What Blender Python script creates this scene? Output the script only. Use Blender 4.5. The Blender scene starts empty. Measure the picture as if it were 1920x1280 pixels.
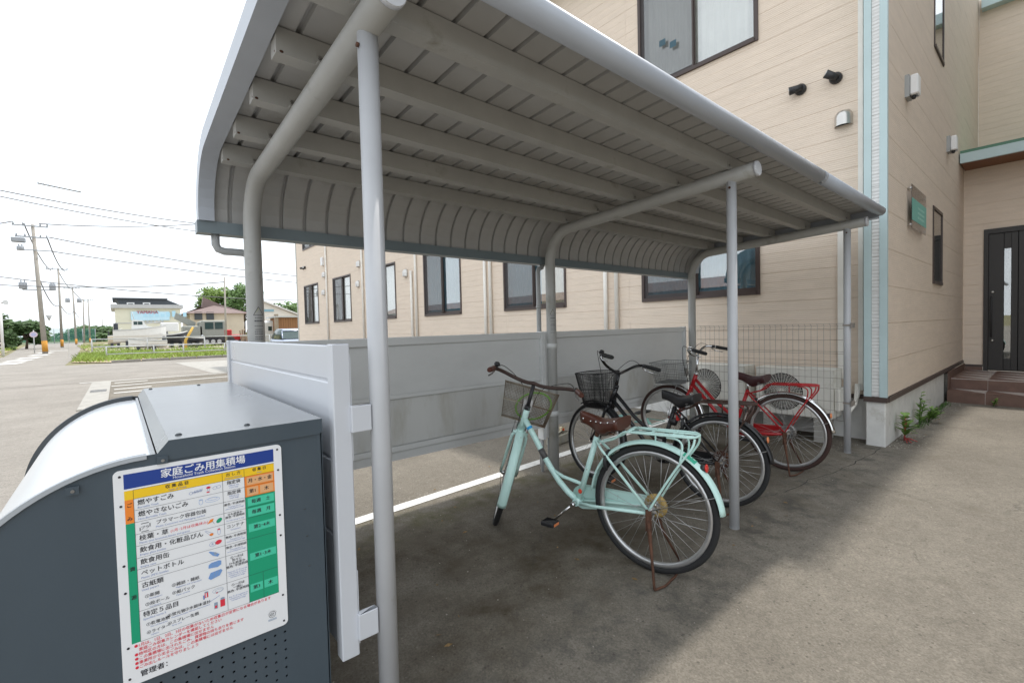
import bpy, math, random
from mathutils import Vector, Matrix
random.seed(7)
sc = bpy.context.scene
PI = math.pi
rad = math.radians
# ------------------------------------------------------------------ camera
FPX, YAW, PITCH, ROLL = 868.08, 0.8665, 0.03165, -0.0246
CAM = Vector((-2.9887, -1.3399, 1.3342))
_F = Vector((math.cos(YAW)*math.cos(PITCH), math.sin(YAW)*math.cos(PITCH), -math.sin(PITCH)))
_R0 = Vector((math.sin(YAW), -math.cos(YAW), 0)); _U0 = _R0.cross(_F)
_R = _R0*math.cos(ROLL) + _U0*math.sin(ROLL)
_U = -_R0*math.sin(ROLL) + _U0*math.cos(ROLL)
cam_d = bpy.data.cameras.new('camera'); cam = bpy.data.objects.new('camera', cam_d)
sc.collection.objects.link(cam)
cam.matrix_world = Matrix(((_R.x, _U.x, -_F.x, CAM.x), (_R.y, _U.y, -_F.y, CAM.y), (_R.z, _U.z, -_F.z, CAM.z), (0, 0, 0, 1)))
cam_d.sensor_width = 36; cam_d.sensor_fit = 'HORIZONTAL'; cam_d.lens = 36*FPX/1920
cam_d.clip_start = 0.05; cam_d.clip_end = 6000
sc.camera = cam
def ray(x, y): return (_F*FPX + _R*(x-960) + _U*(640-y)).normalized()
def onY(x, y, Y):                       # photo pixel -> point on the plane Y = const
    d = ray(x, y); return CAM + d*((Y-CAM.y)/d.y)
def onZ(x, y, z=0.0):                   # photo pixel -> point on a level plane
    d = ray(x, y); return CAM + d*((z-CAM.z)/d.z)
# ------------------------------------------------------------------ sky and sun
SUN_EL = rad(68)                                   # the sun stands behind the building, almost square to its long wall
S = Vector((math.cos(SUN_EL)*.995, math.cos(SUN_EL)*.0985, math.sin(SUN_EL)))
w = bpy.data.worlds.new('World'); sc.world = w; w.use_nodes = True
nt = w.node_tree; nt.nodes.clear()
sky = nt.nodes.new('ShaderNodeTexSky'); sky.sky_type = 'NISHITA'; sky.sun_disc = False
sky.sun_elevation = SUN_EL; sky.sun_rotation = math.atan2(S.x, S.y)
sky.air_density = 1.0; sky.dust_density = 4.0; sky.ozone_density = 1.0
tc = nt.nodes.new('ShaderNodeTexCoord')
cl = nt.nodes.new('ShaderNodeTexNoise'); cl.inputs['Scale'].default_value = 2.2; cl.inputs['Detail'].default_value = 5; cl.inputs['Roughness'].default_value = .55
mp = nt.nodes.new('ShaderNodeMapping'); mp.inputs['Scale'].default_value = (1, 1, 2.2)
nt.links.new(tc.outputs['Generated'], mp.inputs[0]); nt.links.new(mp.outputs[0], cl.inputs['Vector'])
cr = nt.nodes.new('ShaderNodeValToRGB'); cr.color_ramp.elements[0].position = .30; cr.color_ramp.elements[1].position = .62
cr.color_ramp.elements[0].color = (.72, .72, .72, 1); cr.color_ramp.elements[1].color = (.97, .97, .97, 1)
nt.links.new(cl.outputs['Fac'], cr.inputs[0])
mx = nt.nodes.new('ShaderNodeMix'); mx.data_type = 'RGBA'
mx.inputs['B'].default_value = (11.2, 11.9, 12.6, 1)          # thin bright cloud veil
nt.links.new(cr.outputs[0], mx.inputs['Factor']); nt.links.new(sky.outputs[0], mx.inputs['A'])
bg = nt.nodes.new('ShaderNodeBackground'); bg.inputs['Strength'].default_value = 0.098
out = nt.nodes.new('ShaderNodeOutputWorld')
nt.links.new(mx.outputs['Result'], bg.inputs[0]); nt.links.new(bg.outputs[0], out.inputs[0])
sun_d = bpy.data.lights.new('sun', 'SUN'); sun_d.energy = 2.2; sun_d.angle = rad(1.6); sun_d.color = (1, .955, .89)
sun = bpy.data.objects.new('sun', sun_d); sc.collection.objects.link(sun)
sun.rotation_euler = (-S).to_track_quat('-Z', 'Y').to_euler(); sun.location = S*40
sc.view_settings.view_transform = 'Standard'; sc.view_settings.look = 'None'
sc.view_settings.gamma = 1; sc.view_settings.exposure = 0.55
sc.cycles.use_denoising = True
sc.cycles.max_bounces = 8; sc.cycles.diffuse_bounces = 4; sc.cycles.transparent_max_bounces = 16
sc.cycles.sample_clamp_indirect = 8
# ------------------------------------------------------------------ helpers
COL = sc.collection
ORG = {}
def new_obj(name, data):
    o = bpy.data.objects.new(name, data); COL.objects.link(o); return o
def tag(o, label=None, cat=None, group=None, kind=None):
    if label: o['label'] = label
    if cat: o['category'] = cat
    if group: o['group'] = group
    if kind: o['kind'] = kind
    return o
def thing(name, loc, label=None, cat=None, group=None, kind=None, rz=0):
    o = new_obj(name, None); o.location = loc; o.rotation_euler = (0, 0, rz); o.empty_display_size = .1
    ORG[o.name] = Vector(loc) if rz == 0 else Vector((0, 0, 0))
    return tag(o, label, cat, group, kind)
def org(o): return ORG.get(o.name, Vector((0, 0, 0))) if o else Vector((0, 0, 0))
class MB:
    def __init__(s): s.v = []; s.f = []; s.sm = []
    def add(s, vs, fs, smooth=False):
        b = len(s.v); s.v += [tuple(p) for p in vs]
        for f in fs: s.f.append([b+i for i in f]); s.sm.append(smooth)
        return s
    def box(s, x0, x1, y0, y1, z0, z1):
        x0, x1 = min(x0, x1), max(x0, x1); y0, y1 = min(y0, y1), max(y0, y1); z0, z1 = min(z0, z1), max(z0, z1)
        return s.add([(x0,y0,z0),(x1,y0,z0),(x1,y1,z0),(x0,y1,z0),(x0,y0,z1),(x1,y0,z1),(x1,y1,z1),(x0,y1,z1)],
              [(0,3,2,1),(4,5,6,7),(0,1,5,4),(1,2,6,5),(2,3,7,6),(3,0,4,7)])
    def bbox(s, x0, x1, y0, y1, z0, z1, b=.005):      # box with chamfered edges (seen from outside)
        x0, x1 = min(x0, x1), max(x0, x1); y0, y1 = min(y0, y1), max(y0, y1); z0, z1 = min(z0, z1), max(z0, z1)
        b = min(b, (x1-x0)*.4, (y1-y0)*.4, (z1-z0)*.4)
        prof = [(x0+b,y0),(x1-b,y0),(x1,y0+b),(x1,y1-b),(x1-b,y1),(x0+b,y1),(x0,y1-b),(x0,y0+b)]
        inn = [(x0+b,y0+b),(x1-b,y0+b),(x1-b,y0+b),(x1-b,y1-b),(x1-b,y1-b),(x0+b,y1-b),(x0+b,y1-b),(x0+b,y0+b)]
        vs = [(x,y,z0) for x,y in inn]+[(x,y,z0+b) for x,y in prof]+[(x,y,z1-b) for x,y in prof]+[(x,y,z1) for x,y in inn]
        fs = []
        for k in range(3):
            for i in range(8):
                j = (i+1) % 8; fs.append((k*8+i, k*8+j, k*8+8+j, k*8+8+i))
        fs += [(0,7,5,3) , (24,27,29,31)]
        return s.add(vs, fs)
    def obox(s, c, ax, ay, az):                        # oriented box: centre and three half-axis vectors
        c, ax, ay, az = Vector(c), Vector(ax), Vector(ay), Vector(az)
        vs = [c+ax*i+ay*j+az*k for k in (-1,1) for i,j in ((-1,-1),(1,-1),(1,1),(-1,1))]
        return s.add(vs, [(0,3,2,1),(4,5,6,7),(0,1,5,4),(1,2,6,5),(2,3,7,6),(3,0,4,7)])
    def tube(s, pts, r, n=8, caps=True, closed=False, smooth=True, flat=None):
        pts = [Vector(p) for p in pts]; m = len(pts)
        if not isinstance(r, (list, tuple)): r = [r]*m
        tang = []
        for i in range(m):
            a = pts[i-1] if (i > 0 or closed) else pts[i]
            b = pts[(i+1) % m] if (i < m-1 or closed) else pts[i]
            t = (b-a); tang.append(t.normalized() if t.length > 1e-9 else Vector((0,0,1)))
        ref = Vector((0,0,1)) if abs(tang[0].z) < .9 else Vector((1,0,0))
        u = tang[0].cross(ref).normalized(); vs = []
        for i in range(m):
            t = tang[i]; u = (u - t*u.dot(t))
            u = u.normalized() if u.length > 1e-6 else t.orthogonal().normalized()
            v = t.cross(u)
            for k in range(n):
                a = 2*PI*(k+.5)/n; ru, rv = (r[i], r[i]) if flat is None else (r[i]*flat[0], r[i]*flat[1])
                vs.append(pts[i]+u*math.cos(a)*ru+v*math.sin(a)*rv)
        fs = []
        for i in range(m if closed else m-1):
            j = (i+1) % m
            for k in range(n):
                l = (k+1) % n; fs.append((i*n+k, i*n+l, j*n+l, j*n+k))
        s.add(vs, fs, smooth)
        if caps and not closed:
            b = len(s.v)-m*n
            s.f.append([b+k for k in range(n)][::-1]); s.sm.append(False)
            s.f.append([b+(m-1)*n+k for k in range(n)]); s.sm.append(False)
        return s
    def prism(s, poly, axis, a0, a1, smooth=False):                  # polygon (in the two other axes) extruded along axis
        n = len(poly)
        def P(p, a):
            return {'x': (a, p[0], p[1]), 'y': (p[0], a, p[1]), 'z': (p[0], p[1], a)}[axis]
        vs = [P(p, a0) for p in poly]+[P(p, a1) for p in poly]
        fs = [tuple(range(n))[::-1], tuple(range(n, 2*n))]+[(i, (i+1) % n, n+(i+1) % n, n+i) for i in range(n)]
        s.add(vs, fs)
        if smooth:
            for i in range(1, n+1): s.sm[-i] = True
        return s
    def lathe(s, prof, c, ax=(0,0,1), n=16, smooth=True):   # prof: (radius, height along ax)
        ax = Vector(ax).normalized(); u = ax.orthogonal().normalized(); v = ax.cross(u); c = Vector(c)
        vs = []
        for r, h in prof:
            for k in range(n):
                a = 2*PI*k/n; vs.append(c+ax*h+u*math.cos(a)*r+v*math.sin(a)*r)
        fs = []
        for i in range(len(prof)-1):
            for k in range(n):
                l = (k+1) % n; fs.append((i*n+k, i*n+l, i*n+n+l, i*n+n+k))
        s.add(vs, fs, smooth); b = len(s.v)-len(vs)
        if prof[0][0] > 1e-5: s.f.append([b+k for k in range(n)][::-1]); s.sm.append(False)
        if prof[-1][0] > 1e-5: s.f.append([b+(len(prof)-1)*n+k for k in range(n)]); s.sm.append(False)
        return s
    def sheet(s, rows, smooth=True, closed=False):     # grid of points
        n = len(rows[0]); vs = [p for r in rows for p in r]; fs = []
        for i in range(len(rows)-1):
            for k in range(n if closed else n-1):
                l = (k+1) % n; fs.append((i*n+k, i*n+l, (i+1)*n+l, (i+1)*n+k))
        return s.add(vs, fs, smooth)
    def loft(s, rows, smooth=True):                    # closed rings with end caps
        n = len(rows[0]); s.sheet(rows, smooth, True); b = len(s.v)-n*len(rows)
        s.f.append([b+k for k in range(n)][::-1]); s.sm.append(False)
        s.f.append([b+(len(rows)-1)*n+k for k in range(n)]); s.sm.append(False)
        return s
    def ball(s, c, r, n=10, m=6, sc_=(1,1,1)):
        c = Vector(c); rows = []
        for i in range(m+1):
            t = PI*i/m
            rows.append([(c.x+sc_[0]*r*math.sin(t)*math.cos(2*PI*k/n), c.y+sc_[1]*r*math.sin(t)*math.sin(2*PI*k/n), c.z-sc_[2]*r*math.cos(t)) for k in range(n)])
        return s.sheet(rows, True, True)
    def xf(s, fn): s.v = [tuple(fn(Vector(p))) for p in s.v]; return s
    def mesh(s, name, mat, off=Vector((0,0,0))):
        me = bpy.data.meshes.new(name)
        me.from_pydata([(p[0]-off.x, p[1]-off.y, p[2]-off.z) for p in s.v], [], s.f)
        me.polygons.foreach_set('use_smooth', s.sm); me.materials.append(mat); me.update()
        return me
    def build(s, name, mat, parent=None, label=None, cat=None, group=None, kind=None):
        off = org(parent)
        o = new_obj(name, s.mesh(name, mat, off))
        if parent:
            o.parent = parent; ORG[o.name] = off
        return tag(o, label, cat, group, kind)
def placed(name, me, parent, loc=(0,0,0)):             # another object sharing mesh data
    o = new_obj(name, me); o.parent = parent; o.location = loc; return o
# ------------------------------------------------------------------ materials
def lin(r, g, b):
    f = lambda c: (c/255/12.92) if c <= 10 else ((c/255+.055)/1.055)**2.4
    return (f(r), f(g), f(b))
MATS = {}
def M(name, col, rough=.5, metal=0., var=.12, scale=6., bump=0., bscale=60., spec=.5, stain=None, stain_scale=3., stain_pos=(.55,.7), stretch=(1,1,1), coat=0.):
    m = bpy.data.materials.new(name); m.use_nodes = True; t = m.node_tree; N = t.nodes; L = t.links
    b = N['Principled BSDF']; b.inputs['Roughness'].default_value = rough; b.inputs['Metallic'].default_value = metal
    b.inputs['Specular IOR Level'].default_value = spec; b.inputs['Coat Weight'].default_value = coat
    co = N.new('ShaderNodeTexCoord'); ma = N.new('ShaderNodeMapping'); ma.inputs['Scale'].default_value = stretch
    L.new(co.outputs['Object'], ma.inputs[0])
    n1 = N.new('ShaderNodeTexNoise'); n1.inputs['Scale'].default_value = scale; n1.inputs['Detail'].default_value = 6; n1.inputs['Roughness'].default_value = .6
    L.new(ma.outputs[0], n1.inputs['Vector'])
    rp = N.new('ShaderNodeValToRGB'); rp.color_ramp.elements[0].position = .3; rp.color_ramp.elements[1].position = .7
    rp.color_ramp.elements[0].color = tuple(c*(1-var) for c in col)+(1,); rp.color_ramp.elements[1].color = tuple(min(1, c*(1+var)) for c in col)+(1,)
    L.new(n1.outputs['Fac'], rp.inputs[0]); cur = rp.outputs[0]
    if stain:
        n2 = N.new('ShaderNodeTexNoise'); n2.inputs['Scale'].default_value = stain_scale; n2.inputs['Detail'].default_value = 8; n2.inputs['Roughness'].default_value = .65
        L.new(ma.outputs[0], n2.inputs['Vector'])
        r2 = N.new('ShaderNodeValToRGB'); r2.color_ramp.elements[0].position = stain_pos[0]; r2.color_ramp.elements[1].position = stain_pos[1]
        r2.color_ramp.elements[0].color = (0,0,0,1); r2.color_ramp.elements[1].color = (1,1,1,1)
        L.new(n2.outputs['Fac'], r2.inputs[0])
        x = N.new('ShaderNodeMix'); x.data_type = 'RGBA'; x.inputs['B'].default_value = tuple(stain)+(1,)
        L.new(r2.outputs[0], x.inputs['Factor']); L.new(cur, x.inputs['A']); cur = x.outputs['Result']
    L.new(cur, b.inputs['Base Color'])
    if bump:
        n3 = N.new('ShaderNodeTexNoise'); n3.inputs['Scale'].default_value = bscale; n3.inputs['Detail'].default_value = 4
        L.new(ma.outputs[0], n3.inputs['Vector'])
        bp = N.new('ShaderNodeBump'); bp.inputs['Strength'].default_value = bump; bp.inputs['Distance'].default_value = .01
        L.new(n3.outputs['Fac'], bp.inputs['Height']); L.new(bp.outputs[0], b.inputs['Normal'])
    if var and not metal:
        rr = N.new('ShaderNodeMapRange'); rr.inputs['To Min'].default_value = max(.03, rough-.08); rr.inputs['To Max'].default_value = min(1, rough+.08)
        L.new(n1.outputs['Fac'], rr.inputs['Value']); L.new(rr.outputs[0], b.inputs['Roughness'])
    MATS[name] = m; return m
def glass(name, tint=(.9,.95,.95), ior=1.75, rough=.0):
    m = bpy.data.materials.new(name); m.use_nodes = True; t = m.node_tree; t.nodes.clear(); N = t.nodes; L = t.links
    lw = N.new('ShaderNodeLayerWeight'); pw = N.new('ShaderNodeMath'); pw.operation = 'POWER'; pw.inputs[1].default_value = 4.0
    L.new(lw.outputs['Facing'], pw.inputs[0]); f0 = ((ior-1)/(ior+1))**2*1.7
    fr = N.new('ShaderNodeMath'); fr.operation = 'MULTIPLY_ADD'; fr.inputs[1].default_value = .95-f0; fr.inputs[2].default_value = f0; L.new(pw.outputs[0], fr.inputs[0])
    tr = N.new('ShaderNodeBsdfTransparent'); tr.inputs[0].default_value = tint+(1,)
    gl = N.new('ShaderNodeBsdfGlossy'); gl.inputs['Roughness'].default_value = rough
    mi = N.new('ShaderNodeMixShader'); o = N.new('ShaderNodeOutputMaterial')
    L.new(fr.outputs[0], mi.inputs[0]); L.new(tr.outputs[0], mi.inputs[1]); L.new(gl.outputs[0], mi.inputs[2]); L.new(mi.outputs[0], o.inputs[0])
    return m
# steel paint of the shelter: pale warm grey
m_post = M('post_paint', (.50,.51,.53), .38, var=.05, scale=4, stain=(.30,.29,.26), stain_scale=5, stain_pos=(.66,.85))
m_beam = M('beam_paint', (.40,.40,.385), .45, var=.07, scale=5, stain=(.17,.16,.10), stain_scale=4, stain_pos=(.58,.80))
m_purlin = M('purlin_paint', (.40,.395,.375), .5, var=.08, scale=5, stain=(.16,.14,.09), stain_scale=5, stain_pos=(.60,.82))
m_roof = M('roof_sheet', (.42,.415,.405), .42, metal=0, var=.08, scale=3, stain=(.22,.20,.16), stain_scale=2.5, stain_pos=(.55,.8))
m_trim = M('roof_trim', (.42,.45,.50), .38, var=.05, scale=3)
m_fascia = M('fascia', (.17,.21,.23), .4, var=.06, scale=4)
m_rust = M('rust', (.095,.042,.024), .85, var=.5, scale=30, bump=.3, bscale=120)
m_panelw = M('white_panel', (.60,.62,.66), .30, var=.03, scale=3)
m_panelg = M('grey_panel', (.70,.71,.705), .36, var=.04, scale=2, stain=(.63,.64,.635), stain_scale=1.6, stain_pos=(.5,.75), stretch=(1,1,2.5))
m_pipe = M('vinyl_pipe', (.36,.37,.37), .5, var=.06)
m_panelg2 = M('grey_panel_low', (.64,.645,.63), .42, var=.06, scale=2, stain=(.46,.44,.38), stain_scale=5, stain_pos=(.50,.78), stretch=(1,1,.35))
m_bolt = M('bolt_steel', (.30,.29,.28), .4, metal=.8, var=.3, scale=40)

# ------------------------------------------------------------------ ground
def ground_mat(name, base, dark, light, stain=None, lot=False):
    m = bpy.data.materials.new(name); m.use_nodes = True; t = m.node_tree; N = t.nodes; L = t.links
    b = N['Principled BSDF']; b.inputs['Roughness'].default_value = .9; b.inputs['Specular IOR Level'].default_value = .25
    co = N.new('ShaderNodeTexCoord')
    def noise(sc_, det=8, ro=.6):
        n = N.new('ShaderNodeTexNoise'); n.inputs['Scale'].default_value = sc_; n.inputs['Detail'].default_value = det; n.inputs['Roughness'].default_value = ro
        L.new(co.outputs['Object'], n.inputs['Vector']); return n
    def ramp(src, p0, p1, c0, c1):
        r = N.new('ShaderNodeValToRGB'); r.color_ramp.elements[0].position = p0; r.color_ramp.elements[1].position = p1
        r.color_ramp.elements[0].color = c0+(1,) if len(c0) == 3 else c0; r.color_ramp.elements[1].color = c1+(1,) if len(c1) == 3 else c1
        L.new(src, r.inputs[0]); return r.outputs[0]
    def mix(fac, a, b_, mode='MIX'):
        x = N.new('ShaderNodeMix'); x.data_type = 'RGBA'; x.blend_type = mode
        if isinstance(fac, float): x.inputs['Factor'].default_value = fac
        else: L.new(fac, x.inputs['Factor'])
        for k, v in (('A', a), ('B', b_)):
            if isinstance(v, tuple): x.inputs[k].default_value = v+(1,)
            else: L.new(v, x.inputs[k])
        return x.outputs['Result']
    c = ramp(noise(.7).outputs['Fac'], .32, .68, dark, light)
    c = mix(ramp(noise(160, 3, .7).outputs['Fac'], .38, .62, (0,0,0), (1,1,1)), c, tuple(v*1.6 for v in light), 'MIX') if False else c
    vor = N.new('ShaderNodeTexVoronoi'); vor.inputs['Scale'].default_value = 150; L.new(co.outputs['Object'], vor.inputs['Vector'])
    grit = ramp(vor.outputs['Color'], .2, .8, (.62,.62,.62), (1.28,1.28,1.28))
    c = mix(.5, c, grit, 'MULTIPLY')
    c = mix(.55, c, ramp(noise(14, 6, .7).outputs['Fac'], .30, .70, (.74,.74,.74), (1.20,1.20,1.20)), 'MULTIPLY')
    v2 = N.new('ShaderNodeTexVoronoi'); v2.inputs['Scale'].default_value = 48; L.new(co.outputs['Object'], v2.inputs['Vector'])
    sx_ = N.new('ShaderNodeSeparateColor'); L.new(v2.outputs['Color'], sx_.inputs[0])
    near = ramp(v2.outputs['Distance'], .22, .34, (1,1,1), (0,0,0))
    def pick(lo, hi, col, amt):
        r_ = ramp(sx_.outputs['Red'], lo, hi, (0,0,0), (1,1,1)); m1 = N.new('ShaderNodeMath'); m1.operation = 'MULTIPLY'; L.new(r_, m1.inputs[0]); L.new(near, m1.inputs[1])
        m2 = N.new('ShaderNodeMath'); m2.operation = 'MULTIPLY'; L.new(m1.outputs[0], m2.inputs[0]); m2.inputs[1].default_value = amt
        return mix(m2.outputs[0], c, col)
    c = pick(.90, .92, tuple(v*1.5 for v in light), .40)
    sx_2 = sx_; r_ = ramp(sx_.outputs['Green'], .90, .92, (0,0,0), (1,1,1)); m1 = N.new('ShaderNodeMath'); m1.operation = 'MULTIPLY'; L.new(r_, m1.inputs[0]); L.new(near, m1.inputs[1])
    c = mix(m1.outputs[0], c, tuple(v*.68 for v in dark))
    if stain:
        c = mix(ramp(noise(1.9, 10, .62).outputs['Fac'], .56, .72, (0,0,0), (.75,.75,.75)), c, stain)
    if lot:                                             # dark wear partly deepened as roof shade, tyre marks, moss and old crack
        sp = N.new('ShaderNodeSeparateXYZ'); L.new(co.outputs['Object'], sp.inputs[0])
        n = noise(5, 8, .7)
        def band(sock, c0, w_):                         # soft bump around c0 on one axis, edge broken by noise
            a = N.new('ShaderNodeMath'); a.operation = 'SUBTRACT'; a.inputs[1].default_value = c0; L.new(sock, a.inputs[0])
            s1 = N.new('ShaderNodeMath'); s1.operation = 'MULTIPLY_ADD'; s1.inputs[1].default_value = w_*1.6; L.new(n.outputs['Fac'], s1.inputs[0]); s1.inputs[2].default_value = -w_*.8
            a2 = N.new('ShaderNodeMath'); a2.operation = 'ADD'; L.new(a.outputs[0], a2.inputs[0]); L.new(s1.outputs[0], a2.inputs[1])
            ab = N.new('ShaderNodeMath'); ab.operation = 'ABSOLUTE'; L.new(a2.outputs[0], ab.inputs[0])
            mr = N.new('ShaderNodeMapRange'); mr.inputs['From Min'].default_value = w_; mr.inputs['From Max'].default_value = w_*.25; L.new(ab.outputs[0], mr.inputs['Value'])
            return mr.outputs[0]
        def mul(a, b_):
            x = N.new('ShaderNodeMath'); x.operation = 'MULTIPLY'
            L.new(a, x.inputs[0])
            if isinstance(b_, float): x.inputs[1].default_value = b_
            else: L.new(b_, x.inputs[1])
            return x.outputs[0]
        moss_n = ramp(noise(3.3, 8, .65).outputs['Fac'], .42, .66, (0,0,0), (1,1,1))
        c = mix(mul(mul(band(sp.outputs['Y'], 1.55, .32), moss_n), .85), c, (.085,.080,.022))
        c = mix(mul(mul(band(sp.outputs['Y'], .8, .95), ramp(noise(1.3, 8, .6).outputs['Fac'], .36, .60, (0,0,0), (1,1,1))), .88), c, (.058,.044,.025))  # brown stains under the roof, deepened to carry part of its shade
        c = mix(mul(mul(band(sp.outputs['Y'], .9, .95), ramp(noise(2.7, 9, .68).outputs['Fac'], .52, .66, (0,0,0), (1,1,1))), .55), c, (.150,.128,.10))
        c = mix(mul(mul(band(sp.outputs['Y'], -.12, .35), ramp(noise(4.5, 9, .68).outputs['Fac'], .47, .62, (0,0,0), (1,1,1))), .6), c, (.055,.055,.05))
        vc = N.new('ShaderNodeTexVoronoi'); vc.feature = 'DISTANCE_TO_EDGE'; vc.inputs['Scale'].default_value = .42
        nw = noise(3, 6, .7); ad = N.new('ShaderNodeMix'); ad.data_type = 'RGBA'; ad.blend_type = 'LINEAR_LIGHT'; ad.inputs['Factor'].default_value = .12
        L.new(co.outputs['Object'], ad.inputs['A']); L.new(nw.outputs['Color'], ad.inputs['B']); L.new(ad.outputs['Result'], vc.inputs['Vector'])
        crk = ramp(vc.outputs['Distance'], .0006, .003, (1,1,1), (0,0,0))
        c = mix(mul(mul(crk, ramp(noise(.8,4).outputs['Fac'], .5, .62, (0,0,0), (1,1,1))), .45), c, (.05,.048,.042))
    L.new(c, b.inputs['Base Color'])
    bn = noise(90, 5, .7); bp = N.new('ShaderNodeBump'); bp.inputs['Strength'].default_value = .55; bp.inputs['Distance'].default_value = .012
    L.new(bn.outputs['Fac'], bp.inputs['Height']); L.new(bp.outputs[0], b.inputs['Normal'])
    return m
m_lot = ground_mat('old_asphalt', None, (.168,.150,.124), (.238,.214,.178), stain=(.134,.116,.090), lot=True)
m_road = ground_mat('road_asphalt', None, (.248,.228,.203), (.318,.293,.262), stain=(.215,.197,.173))
m_earth = ground_mat('earth', None, (.16,.15,.07), (.27,.24,.14), stain=(.12,.16,.05))
m_conc = M('concrete', (.36,.345,.315), .85, var=.15, scale=5, bump=.3, bscale=80, stain=(.24,.23,.20), stain_scale=3)
m_line = M('road_paint', (.74,.73,.70), .7, var=.08, scale=14, stain=(.33,.30,.27), stain_scale=9, stain_pos=(.60,.70), bump=.2, bscale=120)
def plate(name, x0, x1, y0, y1, z, mat, label=None, kind='structure'):
    o = MB().add([(x0,y0,z),(x1,y0,z),(x1,y1,z),(x0,y1,z)], [(0,1,2,3)]).build(name, mat, None, kind=kind); return o
def quad(name, pts, z, mat, kind='structure', parent=None):
    return MB().add([(p[0],p[1],z) for p in pts], [tuple(range(len(pts)))]).build(name, mat, parent, kind=kind)
plate('ground', -1500, 1500, -1200, 3000, -.012, m_earth)
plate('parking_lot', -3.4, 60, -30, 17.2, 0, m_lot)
quad('cross_road', [(-60,17.2),(70,17.2),(70,29.2),(-3.4,29.6),(-60,29.6)], -.002, m_road)
quad('road', [(-60,-30),(-3.3,-30),(-3.3,17.3),(-5.0,29.0),(-5.4,47),(-7.0,88),(-11,190),(-22,190),(-12.4,80),(-9.6,50),(-10.5,29.0),(-60,17.2)], -.006, m_road)
# painted lines
a, b_ = Vector((-2.7,1.715)), Vector((2.75,2.05)); n_ = Vector((-.061,.998))*.105
quad('parking_line', [a, b_, b_+n_, a+n_], .004, m_line)
quad('parking_line', [(-3.18,15.05),(14,18.2-1.2),(14,17.12),(-3.18,15.18)], .004, m_line)
quad('parking_line', [(-3.9,17.0),(-.2,16.95),(-.2,17.06),(-3.9,17.11)], .004, m_line)
for k, (x0, y0) in enumerate(((-3.12,14.0),(-3.12,13.0),(-3.12,16.1))):
    quad('parking_line', [(x0,y0),(x0+.75,y0+.05),(x0+.75,y0+.19),(x0,y0+.14)], .004, m_line)
for k, (y0, x0) in enumerate(((34.4,-8.2),(38.6,-8.25),(43.5,-8.3),(50,-8.4),(57,-8.7))):      # staggered slow-down marks
    quad('road_marking', [(x0,y0),(x0+1.0,y0+.4),(x0+1.15,y0+2.6),(x0+.1,y0+2.2)], .004, m_line)
quad('road_marking', [(-8.5,66),(-7.0,65.6),(-7.0,66.6),(-8.5,67)], .004, m_line)
# pale gutter strip with its grate, kerb stones
g = MB().box(-3.62,-3.2,10.2,17.15,-.05,.012).build('gutter_strip', m_conc, None, kind='structure')
for k in range(9):
    MB().box(-3.56,-3.26,13.6+k*.07,13.63+k*.07,.0125,.0175).build('grate_bar', m_bolt, g)
kerb = thing('kerb', (-3.4,29.5,0), kind='structure')
kp = Vector((-3.3,29.3)); kd = Vector((1,-.03))
kb = MB().bbox(0,1.16,0,.18,-.05,.15,.02).mesh('kerb_stone', M('kerb_concrete', (.27,.25,.22), .9, var=.2, scale=6, bump=.3))
for k in range(26):
    if k == 11: continue
    placed('kerb_stone', kb, kerb, (.1+k*1.2, -k*.036+random.uniform(-.02,.02), random.uniform(-.02,.01)))
quad('concrete_apron', [(-.95,26.2),(4,25.5),(6,17.3),(-.55,17.3)], .002, m_conc)

# ------------------------------------------------------------------ bicycle shelter
X1, X2, X3, DY = -2.387, 0.0, 2.5, 1.622
XL, XR = -2.60, 2.69
def axis_z(y): return 2.256 - .056*(y+.16)
def roof_z(y): return axis_z(y) + .135
shelter = thing('bicycle_shelter', (0,.8,0), 'open grey steel bicycle shelter with curved ribbed roof on round posts', 'bicycle shelter')
for x in (X1, X2, X3):
    MB().tube([(x,0,-.05),(x,0,axis_z(0)-.02)], .0305, 20).build('front_post', m_post, shelter)
    zt = axis_z(1.36); pts = [(x,DY,-.05),(x,DY,1.2),(x,DY,zt-.262)]
    for k in range(1, 10):
        t = PI/2*k/9; pts.append((x, 1.36+.262*math.cos(t), zt-.262+.262*math.sin(t)))
    pts += [(x,.6,axis_z(.6)),(x,-.165,axis_z(-.165))]
    bm_ = MB().tube(pts, .0445, 24).build('rear_post', m_beam, shelter)
    MB().lathe([(.046,0),(.046,.012),(.043,.016)], (x,-.150,axis_z(-.150)), (0,-1,.056), 24).build('end_cap', m_panelw, bm_)
    MB().lathe([(.007,0),(.007,.007)], (x-.030,-.004,axis_z(0)-.075), (-1,0,0), 8).build('bolt', m_rust, shelter)
    MB().bbox(x-.05,x+.05,-.002,.02,0,.0) if False else None
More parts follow.
